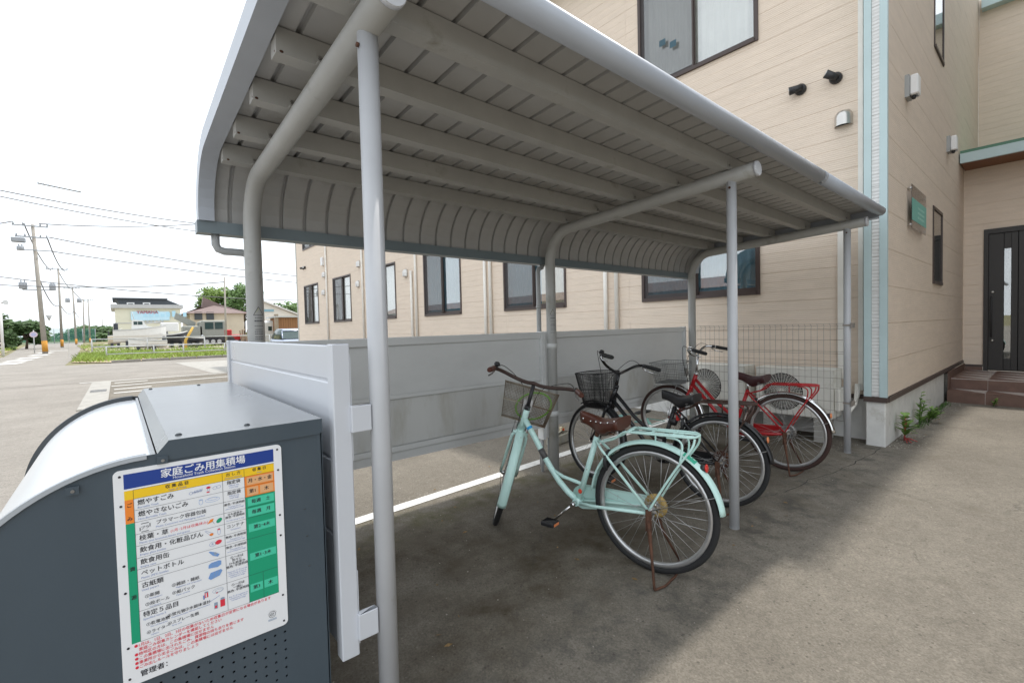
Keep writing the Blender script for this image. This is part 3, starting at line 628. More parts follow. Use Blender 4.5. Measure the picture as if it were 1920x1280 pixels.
for k, s_ in enumerate(notes): txt('red', s_, -2.9890, .6285-k*.0100, .0087, .0001, 'LEFT', stretch=[.93,.93,.93,.93,.93,.93][k], lvl=3)
txt('black', '管理者：', -2.9805, .5590, .0150, .0003)
ring('black', -2.705, .5850, .0085, .0085, .0009); ring('black', -2.705, .5850, .0050, .0042, .0010, a0=20, a1=330); seg('black', -2.709, .5845, -2.701, .5858, .0006)
for k in range(9): seg('black', -2.705+.0100*math.cos(rad(20+k*17)), .5850+.0100*math.sin(rad(20+k*17)), -2.705+.0112*math.cos(rad(20+k*17)), .5850+.0112*math.sin(rad(20+k*17)), .0004)
txt('black', 'RECYCLE MARK', -2.705, .5715, .0036, 0, 'CENTER') if False else [seg('grey', -2.715, .5730-k*.0028, -2.695, .5730-k*.0028, .0007) for k in range(2)]
PM = dict(white=p_white, blue=p_blue, yellow=p_yel, orange=p_or, peach=p_or2, green=p_gr, mint=p_gr2, red=p_red, black=p_blk, sky=p_lb, grey=p_gy, textblue=p_bt)
for (k, lvl), mb in sorted(LAY.items(), key=lambda t: t[0][1]):
    mb.build('lettering' if k in ('black','textblue','red') or (k == 'white') else 'printed_field', PM[k], board, kind='stuff')
for x, z in ((-2.999,1.0215),(-2.677,1.0220),(-2.999,.955),(-2.6765,.967),(-2.999,.820),(-2.6765,.845),(-2.999,.758),(-2.6765,.790),(-2.999,.632),(-2.677,.627),(-2.999,.561),(-2.677,.556)):
    MB().lathe([(.0028,0),(.0024,.0012)], (x,YS,z), (0,-1,0), 10).build('rivet', p_blk, board)
# ------------------------------------------------------------------ apartment building
m_side = M('siding', (.75,.632,.518), .75, var=.05, scale=3, bump=.25, bscale=140, stretch=(1,1,6), stain=(.70,.587,.478), stain_scale=1.2, stain_pos=(.5,.8))
m_wallcore = M('wall_core', (.30,.26,.22), .9, var=.1)
m_trimblue = M('corner_trim', (.48,.60,.61), .45, var=.05, scale=3)
m_trimgrey = M('grey_trim', (.44,.43,.39), .5, var=.05)
m_flash = M('brown_flashing', (.075,.052,.045), .45, var=.1)
m_found = M('foundation', (.66,.655,.63), .85, var=.12, scale=4, bump=.25, bscale=60, stain=(.36,.33,.26), stain_scale=3.5, stain_pos=(.6,.78))
m_frame = M('window_frame', (.060,.040,.034), .4, var=.08)
m_pane = glass('window_glass', (.93,.94,.92), 2.3)
m_net = M('insect_net', (.10,.10,.105), .9, var=.1)
m_curt = M('curtain_blue', (.12,.30,.42), .9, var=.15, scale=10)
m_curt2 = M('curtain_cream', (.66,.56,.44), .9, var=.1, scale=10)
m_curt3 = M('curtain_white', (.80,.80,.79), .9, var=.05, scale=10)
m_cream = M('cream_pipe', (.80,.77,.71), .5, var=.05)
m_steel = M('stainless', (.55,.53,.50), .28, metal=.9, var=.05)
m_lampw = M('lamp_white', (.80,.80,.80), .35, var=.02)
m_blackp = M('black_plastic', (.022,.022,.024), .45, var=.1)
m_door = M('door_dark', (.030,.027,.025), .45, var=.15, scale=20, stretch=(6,6,1), bump=.05)
m_green = M('green_roof', (.08,.20,.13), .45, var=.06)
m_soffit = M('soffit_wood', (.22,.095,.045), .6, var=.15, stretch=(1,8,1))
m_tile = M('step_tile', (.150,.085,.064), .5, var=.18, scale=9, bump=.08, bscale=60)
m_grout = M('grout', (.40,.35,.32), .9, var=.1)
netm = m_net.node_tree; _b = netm.nodes['Principled BSDF']; _b.inputs['Alpha'].default_value = .38

def emboss(m, scale=14., dist=1.6, strength=.22):            # fine pressed lines of the siding boards
    t = m.node_tree; N = t.nodes; L = t.links; b = N['Principled BSDF']; co = N.new('ShaderNodeTexCoord')
    wv_ = N.new('ShaderNodeTexWave'); wv_.bands_direction = 'Z'; wv_.inputs['Scale'].default_value = scale; wv_.inputs['Distortion'].default_value = dist; wv_.inputs['Detail'].default_value = 3
    L.new(co.outputs['Object'], wv_.inputs['Vector']); bp = N.new('ShaderNodeBump'); bp.inputs['Strength'].default_value = strength; bp.inputs['Distance'].default_value = .006
    L.new(wv_.outputs['Fac'], bp.inputs['Height'])
    old = b.inputs['Normal'].links[0].from_socket if b.inputs['Normal'].links else None
    if old: L.new(old, bp.inputs['Normal'])
    L.new(bp.outputs[0], b.inputs['Normal'])
emboss(m_side)
WX = 3.2; KW = (WX-CAM.x)/(2.95-CAM.x)
def sY(y): return CAM.y+(y-CAM.y)*KW
def sZ(z): return CAM.z+(z-CAM.z)*KW
bld = thing('apartment_building', (6,8,0), 'cream two-storey apartment building with brown sliding windows and pale blue corner trims', 'building')
def subtract(iv, cuts):
    out_ = [iv]
    for c0, c1 in cuts:
        nx = []
        for a, b in out_:
            if c1 <= a or c0 >= b: nx.append((a, b)); continue
            if c0 > a: nx.append((a, c0))
            if c1 < b: nx.append((c1, b))
        out_ = nx
    return [(a, b) for a, b in out_ if b-a > .01]
def siding(P, u0, u1, z0, z1, openings, course=.36, strips=3, seg_=3.03, mat=m_side, core=.12):
    """P(u, d, z) -> point; d is the outward depth; each board of a course is one object"""
    z = z0; row = 0
    while z < z1-.02:
        zt = min(z+course, z1); us = u0
        while us < u1-.02:
            ue = min(us+seg_, u1)
            for a0, a1 in subtract((max(us, u0)+.0012, ue-.0012), [(o[0], o[1]) for o in openings if o[2] < z+1e-6 and o[3] > zt-1e-6]):
                mb = MB(); sh_ = (zt-z)/strips
                for k in range(strips):
                    s0 = z+sh_*k; s1 = z+sh_*(k+1)
                    zz = sorted({s0, s1, *[o[i] for o in openings for i in (2,3) if s0 < o[i] < s1]})
                    for q0, q1 in zip(zz[:-1], zz[1:]):
                        cuts = [(o[0], o[1]) for o in openings if o[2] < q1-1e-6 and o[3] > q0+1e-6]
                        for b0, b1 in subtract((a0, a1), cuts):
                            g = .005 if q0 == s0 else 0; dd = .0115 if k else .006
                            pr = [(0,q0),(dd,q0),(.014,q0+g),(.014,q1),(0,q1)] if g else [(0,q0),(.014,q0),(.014,q1),(0,q1)]
                            n = len(pr)
                            mb.add([P(b0,d,zq) for d, zq in pr]+[P(b1,d,zq) for d, zq in pr], [tuple(range(n)),tuple(range(n,2*n))[::-1]]+[(i,n+i,n+(i+1) % n,(i+1) % n) for i in range(n)])
                if mb.v: mb.build('siding_board', mat, bld)
            us = ue
        z = zt; row += 1
    mb = MB(); zz = sorted({z0, z1, *[o[i] for o in openings for i in (2,3) if z0 < o[i] < z1]})
    for q0, q1 in zip(zz[:-1], zz[1:]):
        for b0, b1 in subtract((u0, u1), [(o[0], o[1]) for o in openings if o[2] < q1-1e-6 and o[3] > q0+1e-6]):
            c = [P(b0,-.001,q0),P(b1,-.001,q0),P(b1,-.001,q1),P(b0,-.001,q1),P(b0,-core,q0),P(b1,-core,q0),P(b1,-core,q1),P(b0,-core,q1)]
            mb.add(c, [(0,1,2,3),(4,7,6,5),(0,4,5,1),(1,5,6,2),(2,6,7,3),(3,7,4,0)])
    mb.build('wall', m_wallcore, bld)
wins = [(.98,2.63),(4.15,5.84),(7.35,9.0),(10.55,12.2),(13.79,15.45),(17.05,18.8)]
WZ0, WZ1 = sZ(1.65), sZ(3.215); UZ0, UZ1 = sZ(4.66), sZ(6.22)
ops = [(sY(a), sY(b), WZ0, WZ1) for a, b in wins]+[(sY(a), sY(b), UZ0, UZ1) for a, b in wins]
Yfar = sY(19.7)
ZB, ZT = .50, 7.25
siding(lambda u, d, z: (WX-d, u, z), .0, Yfar, ZB, ZT, ops, course=.354)
def window(y0, y1, z0, z1, style=0):
    """sliding window in the long wall: dark frame, two panes, insect net over one half, curtain and room behind"""
    f = MB(); t = .042; X0 = WX-.034; X1 = WX+.07
    f.box(X0,X1,y0,y0+t,z0,z1).box(X0,X1,y1-t,y1,z0,z1).box(X0,X1,y0+t,y1-t,z1-t,z1).box(X0-.012,X1,y0+t,y1-t,z0,z0+t*1.1)
    fr = f.build('window', m_frame, bld)
    ym = (y0+y1)/2
    for a, b, dx in ((y0+t, ym+.025, .030), (ym-.025, y1-t, .002)):
        s_ = MB(); w_ = .034; xa = WX+dx; xb = xa+.026
        s_.box(xa,xb,a,a+w_,z0+t*1.1,z1-t).box(xa,xb,b-w_,b,z0+t*1.1,z1-t).box(xa,xb,a+w_,b-w_,z1-t-w_,z1-t).box(xa,xb,a+w_,b-w_,z0+t*1.1,z0+t*1.1+w_*1.5)
        s_.build('sash', m_frame, fr)
        MB().box(xa+.011,xa+.015,a+w_,b-w_,z0+t*1.1+w_*1.5,z1-t-w_).build('pane', m_pane, fr)
    n_ = MB(); a, b = ym+.002, y1-t-.004; xa = WX-.022
    n_.add([(xa,a,z0+t*1.2),(xa,b,z0+t*1.2),(xa,b,z1-t),(xa,a,z1-t)], [(0,1,2,3)]).build('insect_net', m_net, fr)
    MB().box(xa-.006,xa+.008,a-.018,a,z0+t*1.15,z1-t-.002).build('net_frame', m_frame, fr)
    def cur(ya, yb, mat, off):
        rows = []; n = max(8, int((yb-ya)/.022))
        for zz in (z0-.05, z1+.02):
            rows.append([(WX+.095+off+.014*math.sin(k*1.35+ya*7)+.008*math.sin(k*.5), ya+(yb-ya)*k/n, zz) for k in range(n+1)])
        MB().sheet(rows, True).build('curtain', mat, fr)
    if style == 0: cur(y0, y1, m_curt, 0)
    elif style == 1: cur(y0, y0+(y1-y0)*.42, m_curt2, 0); cur(y0+(y1-y0)*.40, y1, m_curt, .03)
    elif style == 2: cur(y0, y1, m_curt3, 0)
    else: cur(y0, y0+(y1-y0)*.55, m_curt3, 0)
    MB().box(WX+.25,WX+.9,y0-.3,y1+.3,z0-.3,z0-.28).build('room_sill', m_wallcore, fr)
for k, (a, b) in enumerate(wins): window(sY(a), sY(b), WZ0, WZ1, (0,1,0,3,3,3)[k])
for k, (a, b) in enumerate(wins): window(sY(a), sY(b), UZ0, UZ1, (2,2,3,2,3,2)[k])
st_ = MB()                                                   # two little stickers on the upper pane
for y, z in ((2.24,5.22),(2.08,5.13)):
    st_.box(WX-.0265,WX-.0255,sY(y)-.05,sY(y)+.05,sZ(z)-.045,sZ(z)+.045)
    st_.build('window_sticker', M('sticker_teal', (.03,.085,.115), .5, var=.1), bld); st_ = MB()
# shell behind: other sides, roof
MB().box(WX+.125,12,Yfar-.2,Yfar,.0,ZT).build('wall', m_wallcore, bld)
MB().box(11.8,12,.2,Yfar-.2,0,ZT).build('wall', m_wallcore, bld)
MB().box(WX+1.6,WX+1.7,.2,Yfar-.2,0,ZT).build('wall', m_wallcore, bld)
MB().box(WX-.45,12.3,-.21,Yfar+.5,ZT,ZT+.18).build('roof', m_trimblue, bld)
# far corner, flashing and foundation of the long wall
MB().box(WX-.022,WX+.10,Yfar,Yfar+.16,ZB-.02,ZT).build('corner_trim', m_trimgrey, bld)
MB().box(WX-.028,WX+.02,.0,Yfar,ZB-.045,ZB-.001).build('flashing', m_flash, bld)
MB().box(WX+.03,WX+.2,.0,Yfar,-.05,ZB-.046).build('foundation', m_found, bld)
# pilaster at the near corner
PX, PY0, PY1 = 2.985, -.222, -.035
def pil(u, d, z): return (PX-d, u, z)
m_pil = M('pilaster_siding', (.70,.695,.68), .75, var=.04, scale=3); emboss(m_pil, 9., .6, .5)
siding(pil, PY0+.060, PY1-.060, .515, ZT, [], course=.36, strips=6, mat=m_pil)
MB().box(PX-.024,PX+.02,PY0-.004,PY0+.0595,.515,ZT).build('corner_trim', m_trimblue, bld)
MB().box(PX-.024,WX,PY1-.0595,PY1+.003,.515,ZT).build('corner_trim', m_trimblue, bld)
MB().box(PX-.028,WX+.1,PY0-.006,PY1+.006,.462,.5145).build('flashing', m_flash, bld)
MB().bbox(PX+.0,WX+.2,PY0+.014,PY1-.008,-.05,.4615,.008).build('foundation', m_found, bld)
# return wall facing the forecourt
XE = 8.9
rops = [(5.62,6.42,1.79,2.86),(5.66,6.48,5.02,6.9)]
siding(lambda u, d, z: (u, PY0-d+.014, z), PX+.021, XE, .515, ZT, rops, course=.38, strips=1, seg_=4.02)
MB().box(PX+.03,XE,PY0-.014,PY0+.02,.462,.5145).build('flashing', m_flash, bld)
MB().bbox(PX+.205,6.8,PY0+.0145,PY0+.2,-.05,.4615,.004).build('foundation', m_found, bld)
def narrow_window(x0, x1, z0, z1):
    f = MB(); t = .042; Ya, Yb = PY0-.012, PY0+.06
    f.box(x0,x0+t,Ya,Yb,z0,z1).box(x1-t,x1,Ya,Yb,z0,z1).box(x0+t,x1-t,Ya,Yb,z1-t,z1).box(x0+t,x1-t,Ya-.01,Yb,z0,z0+t)
    fr = f.build('window', m_frame, bld)
    MB().box(x0+t,x1-t,PY0-.002,PY0+.002,z0+t,z1-t).build('pane', m_pane, fr)
    MB().box(x0-.1,x1+.1,PY0+.25,PY0+.27,z0-.1,z1+.1).build('blind', m_curt3, fr)
for r in rops: narrow_window(*r)
# entry wall, door, canopy
eop = [(-1.95,-.483,.30,2.86)]
siding(lambda u, d, z: (XE-d, u, z), -5.0, PY0+.002, .44, 4.1, eop, course=.36, strips=3)
MB().box(XE-.03,XE+.02,-.48,PY0,.40,.4395).build('flashing', m_flash, bld)
d_ = MB(); d_.box(XE-.05,XE+.05,-.545,-.486,.34,2.855).box(XE-.05,XE+.05,-1.95,-1.89,.34,2.855).box(XE-.05,XE+.05,-1.89,-.545,2.77,2.855)
door = d_.build('entrance_door', m_door, bld)
for y0, y1 in ((-.735,-.548),(-.905,-.822),(-1.88,-.91)): MB().box(XE-.02,XE+.03,y0+.004,y1-.002,.36,2.765).build('door_panel', m_door, door)
MB().box(XE-.015,XE+.025,-.82,-.738,.36,.562).box(XE-.015,XE+.025,-.82,-.738,2.49,2.765).build('door_panel', m_door, door)
MB().box(XE+.0,XE+.006,-.82,-.738,.562,2.49).build('pane', m_pane, door)
MB().box(XE+.05,XE+.06,-1.9,-.54,.34,2.8).build('door_back', m_dark, door)
MB().tube([(XE-.03,-.585,.95),(XE-.075,-.585,.97),(XE-.075,-.585,1.64),(XE-.03,-.585,1.66)], .012, 8).build('handle', m_blackp, door)
for z in (.88,1.74): MB().lathe([(.022,0),(.022,.012),(.01,.02)], (XE-.02,-.60,z), (-1,0,0), 12).build('lock', m_steel, door)
CX = 8.185
MB().box(CX,XE+2.4,-5.0,PY0-.016,4.118,4.165).build('canopy_roof', m_green, bld)
MB().box(CX,CX+.05,-5.0,PY0-.016,3.955,4.117).build('canopy_fascia', m_trimblue, bld)
MB().box(CX+.051,XE-.016,-5.0,PY0-.016,3.965,3.985).build('canopy_soffit', m_soffit, bld)
XU = 11.2
siding(lambda u, d, z: (XU-d, u, z), -6.0, PY0, 4.17, 8.0, [], course=.36, strips=3)
siding(lambda u, d, z: (u, PY0-d+.0145, z), XE, XU, 4.17, 8.0, [], course=.38, strips=1)
MB().box(XU-.22,XU+1,-6.0,PY0-.05,7.72,7.95).build('eave', m_trimblue, bld)
MB().box(CX+.9,CX+1.2,-.30,PY0-.016,4.166,4.26).build('roof_flashing', m_green, bld)
# fittings on the long wall
def pipe(y, z0, z1, r=.034, x=WX-.055):
    MB().tube([(x,y,z0),(x,y,z1)], r, 10).build('downspout', m_cream, bld)
for y, zt_ in ((16.0,4.75),(12.75,4.75),(9.60,2.86),(9.36,4.75),(6.42,2.86),(6.24,4.75),(3.28,2.86),(3.07,4.75)): pipe(sY(y), ZB+.03, sZ(zt_), .034)
MB().box(WX-.06,WX-.014,.185,.245,ZB+.16,2.3).build('pipe_cover', m_cream, bld)
MB().box(WX-.05,WX-.014,.016,.060,ZB+.05,ZT-.1).build('pipe_cover', m_cream, bld)
def hood(y, z, s=.085, m=m_steel):
    rows = []
    for k in range(11):
        t = k/10; q = math.sqrt(max(.004, 1-(1-min(1, t/.5))**2)); zz = z+s*1.15-s*2.1*t
        rows.append([(WX-.014-s*1.05*q*math.sin(PI*j/12), y+s*(.25+.75*q)*math.cos(PI*j/12), zz) for j in range(13)])
    h = MB().sheet(rows, True).build('vent_hood', m, bld)
    MB().add([(WX-.016-s*.98*math.sin(PI*j/12), y+s*.95*math.cos(PI*j/12), z-s*.80) for j in range(13)], [tuple(range(13))]).build('vent_opening', m_dark, h)
hood(sY(.133), sZ(3.44), .085)
for y, z in ((9.93,2.84),(13.05,3.45),(13.15,2.83),(16.3,3.44),(16.4,2.79)): hood(sY(y), sZ(z), .10)
def flood(y, z, aim):
    f = MB().lathe([(.062,0),(.062,.03),(.045,.05)], (WX-.014,y,z), (-1,0,0), 14).build('floodlight', m_blackp, bld)
    c = Vector((WX-.075,y,z)); a = Vector(aim).normalized()
    MB().tube([(WX-.05,y,z),c], .018, 8).tube([c-a*.03,c+a*.10], [.038,.045], 12).build('floodlight_head', m_blackp, f)
    MB().lathe([(.040,0),(.03,.006)], c+a*.1001, a, 12).build('lens', m_steel, f)
flood(sY(.535), sZ(3.90), (-.3,.85,-.1)); flood(sY(.20), sZ(3.885), (-.5,.7,.45)); flood(sY(18.55), sZ(3.95), (-.5,-.8,.0)); flood(sY(18.75), sZ(3.95), (-.5,.8,.0)); flood(sY(3.35), sZ(5.7), (-.5,.8,-.2))
MB().bbox(WX-.10,WX-.015,sY(16.30),sY(16.46),sZ(3.78),sZ(4.08),.01).build('wall_lamp', m_lampw, bld)
# fittings on the return wall
for (px_, py_, s_) in ((1721,160,1.0), (1793,269,1.0)):
    p = onY(px_, py_, PY0-.10)
    l_ = MB().box(p.x-.085,p.x+.085,PY0-.04,PY0-.0,p.z-.12,p.z+.12).build('wall_lamp', m_pipe, bld)
    MB().bbox(p.x-.075,p.x+.075,PY0-.115,PY0-.0405,p.z-.105,p.z+.11,.012).build('lamp_cover', m_lampw, l_)
    MB().lathe([(.02,0),(.024,.02),(.014,.04)], (p.x-.02,PY0-.07,p.z-.106), (0,0,-1), 10).build('motion_sensor', m_blackp, l_)
m_acr = glass('acrylic', (.80,.80,.82), 1.5, .03)
pl_ = MB().box(3.92,4.80,PY0-.045,PY0-.037,2.35,2.84).build('name_plate', m_acr, bld, label='clear acrylic name plate with teal band')
MB().box(3.925,4.795,PY0-.0475,PY0-.0455,2.44,2.69).build('teal_band', M('teal_print', (.16,.46,.39), .5, var=.04), pl_)
for k in range(3): MB().box(4.25,4.66,PY0-.0485,PY0-.0476,2.60-k*.055,2.625-k*.055).build('plate_print', M('pale_print', (.30,.60,.52), .5, var=.3, scale=60), pl_)
for x, z in ((3.96,2.80),(4.76,2.80),(3.96,2.39),(4.76,2.39)): MB().lathe([(.016,0),(.016,.045)], (x,PY0-.0,z), (0,-1,0), 10).build('standoff', m_steel, pl_)
# ------------------------------------------------------------------ entrance steps in brown tile
steps = thing('entrance_steps', (7.8,-1.5,0), 'two brown tiled steps leading up to the dark entrance door', 'steps')
YS1 = PY0-.016
MB().box(6.8035,7.203,-3.6,YS1-.012,-.02,.1675).box(7.204,XE,-3.6,YS1-.012,-.02,.3375).build('step_core', m_grout, steps)
tw = .42
def tiles(n, fn):
    for k in range(n):
        y1 = YS1-.006-k*tw; fn(y1-tw+.006, y1)
for i in range(4):
    x0 = 7.205+i*.4215; tiles(8, lambda a, b: MB().bbox(x0,x0+.4155,a,b,.325,.340,.0012).build('tile', m_tile, steps))
tiles(8, lambda a, b: MB().bbox(7.200,7.214,a,b,.172,.3245,.0012).build('tile', m_tile, steps))
tiles(8, lambda a, b: MB().bbox(6.800,7.199,a,b,.155,.170,.0012).build('tile', m_tile, steps))
tiles(8, lambda a, b: MB().bbox(6.801,6.814,a,b,.0,.1545,.0012).build('tile', m_tile, steps))
MB().box(6.9,XE,YS1-.010,YS1-.002,.0,.46).build('side_skirting', m_tile, steps)
MB().box(XE-.034,XE-.02,-.48,YS1-.012,.341,.399).build('side_skirting', m_tile, steps)
# ------------------------------------------------------------------ air conditioner outdoor units
m_ac = M('ac_ivory', (.76,.74,.68), .5, var=.06, scale=4, stain=(.45,.42,.34), stain_scale=3, stain_pos=(.6,.8))
def outdoor_unit(y0, lab):
    y1 = y0+.78; x0, x1, z0, z1 = 2.80, 3.10, .26, .775
    u = thing('outdoor_unit', (2.95,y0+.39,0), lab, 'air conditioner', 'air conditioner units behind the wire fence')
    cy, cz, r = y0+.50, .515, .215
    n = 32; fr = []                                      # front panel with a round fan opening
    ringp = [(cy+r*math.cos(2*PI*k/n), cz+r*math.sin(2*PI*k/n)) for k in range(n)]
    def edge(k):
        a = 2*PI*k/n; c, s_ = math.cos(a), math.sin(a); t = min(((y1-cy) if c > 0 else (cy-y0))/max(abs(c),1e-6), ((z1-cz) if s_ > 0 else (cz-z0))/max(abs(s_),1e-6)); return (cy+c*t, cz+s_*t)
    ed = [edge(k) for k in range(n)]
    mb = MB().add([(x0,*p) for p in ringp]+[(x0,*p) for p in ed]+[(x0+.05,*p) for p in ringp], [(k,(k+1) % n,n+(k+1) % n,n+k) for k in range(n)]+[(k,2*n+k,2*n+(k+1) % n,(k+1) % n) for k in range(n)])
    for cq in ((y0,z0),(y1,z0),(y1,z1),(y0,z1)):
        k = int((math.atan2(cq[1]-cz, cq[0]-cy) % (2*PI))/(2*PI)*n); mb.add([(x0,*ed[k % n]),(x0,*cq),(x0,*ed[(k+1) % n])], [(0,1,2)])
    mb.build('front_panel', m_ac, u)
    MB().box(x0+.0008,x0+.012,y0,y0+.055,z0,z1).box(x0+.0008,x0+.012,y1-.03,y1,z0,z1).box(x0+.0008,x0+.012,y0,y1,z1-.03,z1).box(x0+.0008,x0+.012,y0,y1,z0,z0+.03).build('front_frame', m_ac, u)
    MB().box(x0+.012,x1,y0,y0+.004,z0,z1).box(x0+.012,x1,y1-.004,y1,z0,z1).box(x1-.004,x1,y0,y1,z0,z1).box(x0+.012,x1,y0,y1,z0,z0+.004).build('casing', m_ac, u)
    MB().bbox(x0-.006,x1+.004,y0-.006,y1+.006,z1,z1+.014,.004).build('lid', m_ac, u)
    MB().box(x0+.05,x0+.06,cy-r,cy+r,cz-r,cz+r).build('fan_recess', m_dark, u)
    fan = MB()
    for k in range(3):
        a0 = 2*PI*k/3; fan.add([(x0+.045-.02*j,cy+rr_*math.cos(a0+j*.8),cz+rr_*math.sin(a0+j*.8)) for rr_ in (.05,.195) for j in (0,.5,1)], [(0,1,4,3),(1,2,5,4)])
    fan.build('fan', M('fan_grey', (.12,.12,.12), .6), u)
    gr = MB()
    for k in range(1, 14): gr.tube([(x0-.008,cy+r*k/14*math.cos(2*PI*j/28),cz+r*k/14*math.sin(2*PI*j/28)) for j in range(28)], .0022, 4, closed=True)
    for k in range(18): 
        c, s_ = math.cos(PI*k/18), math.sin(PI*k/18); gr.tube([(x0-.005,cy-c*r,cz-s_*r),(x0-.010,cy,cz),(x0-.005,cy+c*r,cz+s_*r)], .0022, 4)
    gr.build('fan_guard', m_ac, u, kind='stuff')
    MB().bbox(x0+.02,x1-.03,y0-.055,y0-.005,z0+.08,z0+.33,.01).build('valve_cover', m_ac, u)
    for yy in (y0+.08,y1-.18): MB().bbox(x0-.02,x1+.02,yy,yy+.10,-.01,z0-.0,.008).build('support_block', m_conc, u)
outdoor_unit(.20, 'ivory outdoor unit with hoses at its side nearest the building corner')
outdoor_unit(1.12, 'ivory outdoor unit partly hidden behind the red bicycle handlebar')
for k, (y, z) in enumerate(((.15,.42),(.15,.36))):
    hose = MB().tube([(2.98,y+.02,z),(2.99,.09,z-.02),(3.05,.06,z+.03+k*.02),(3.10,.07-k*.02,.50),(3.13,.07-k*.02,.62)], .016, 8).build('refrigerant_hose', m_cream, None, ('upper cream refrigerant hose curving from the outdoor unit into the wall cover','lower cream refrigerant hose sagging under the upper hose')[k], 'hose', 'hoses of the outdoor unit')
# ------------------------------------------------------------------ wire mesh fence between the last posts
m_wire = M('wire_galv', (.30,.27,.24), .5, metal=.4, var=.3, scale=30, stain=(.20,.12,.07), stain_scale=12)
mesh_f = thing('wire_fence', (2.56,.8,0), 'thin galvanised wire mesh fence closing the shelter end before the outdoor units', 'fence')
FX = 2.56; wv = MB(); wh = MB()
for k in range(27):
    y = .045+k*.0575; wv.tube([(FX-.02,y,1.285),(FX+.012,y,1.265),(FX,y,1.235),(FX,y,.40),(FX-.016,y,.37),(FX,y,.30)], .0019, 4)
for z in (1.285,1.265,1.235,1.12,1.0,.98,.86,.73,.62,.49,.40,.30):
    wh.tube([(FX-.0035 if z < 1.25 else FX-.02 if z > 1.27 else FX+.012,-.02,z),(FX-.0035 if z < 1.25 else FX-.02 if z > 1.27 else FX+.012,1.585,z)], .0024, 4)
wv.build('upright_wires', m_wire, mesh_f, kind='stuff'); wh.build('cross_wires', m_wire, mesh_f, kind='stuff')
for z in (.50,1.27): MB().box(X3-.03,FX+.02,-.045,-.033,z-.03,z+.02).box(X3-.034,X3-.031,-.03,.03,z-.01,z+.008).build('wire_clip', m_wire, mesh_f)
# ------------------------------------------------------------------ bicycles
m_tyre = M('tyre', (.018,.018,.019), .8, var=.15, scale=20)
m_tyre_b = M('tyre_brown', (.045,.022,.018), .8, var=.2, scale=20)
m_alu = M('alloy_rim', (.55,.55,.55), .32, metal=.75, var=.12, scale=12)
m_chrome = M('chrome', (.72,.72,.72), .15, metal=1., var=.06)
m_mint = M('mint_paint', lin(198,232,225), .32, var=.04, scale=6, stain=(.23,.16,.09), stain_scale=22, stain_pos=(.68,.74))
m_redp = M('red_paint', lin(168,28,34), .32, var=.08, scale=6, stain=(.10,.03,.02), stain_scale=18, stain_pos=(.66,.76))
m_blk = M('black_paint', (.016,.016,.018), .28, var=.2, scale=6, stain=(.07,.045,.03), stain_scale=16, stain_pos=(.64,.76))
m_leather = M('brown_leather', (.085,.027,.017), .38, var=.2, scale=14, bump=.08, bscale=120)
m_vinyl = M('black_vinyl', (.022,.022,.024), .42, var=.15, scale=14, bump=.06, bscale=150)
m_maroon = M('maroon_vinyl', (.055,.018,.02), .4, var=.15, scale=14, bump=.06, bscale=150)
m_rubber = M('black_rubber', (.018,.018,.018), .75, var=.1)
m_refl = M('red_reflector', (.62,.03,.02), .2, var=.05); m_orange = M('orange_reflector', (.75,.25,.10), .3, var=.05)
m_basket = M('rusty_mesh', (.30,.265,.21), .6, metal=.3, var=.3, scale=20, stain=(.16,.075,.03), stain_scale=7, stain_pos=(.5,.7))
m_basketk = M('black_mesh', (.018,.018,.019), .5, var=.2)
m_basketr = M('galvanised_mesh', (.30,.31,.31), .45, metal=.5, var=.3, scale=20)
m_yellowed = M('yellowed_plastic', (.42,.29,.10), .5, var=.2, scale=12)
m_white = M('white_tape', (.75,.76,.76), .5, var=.05)

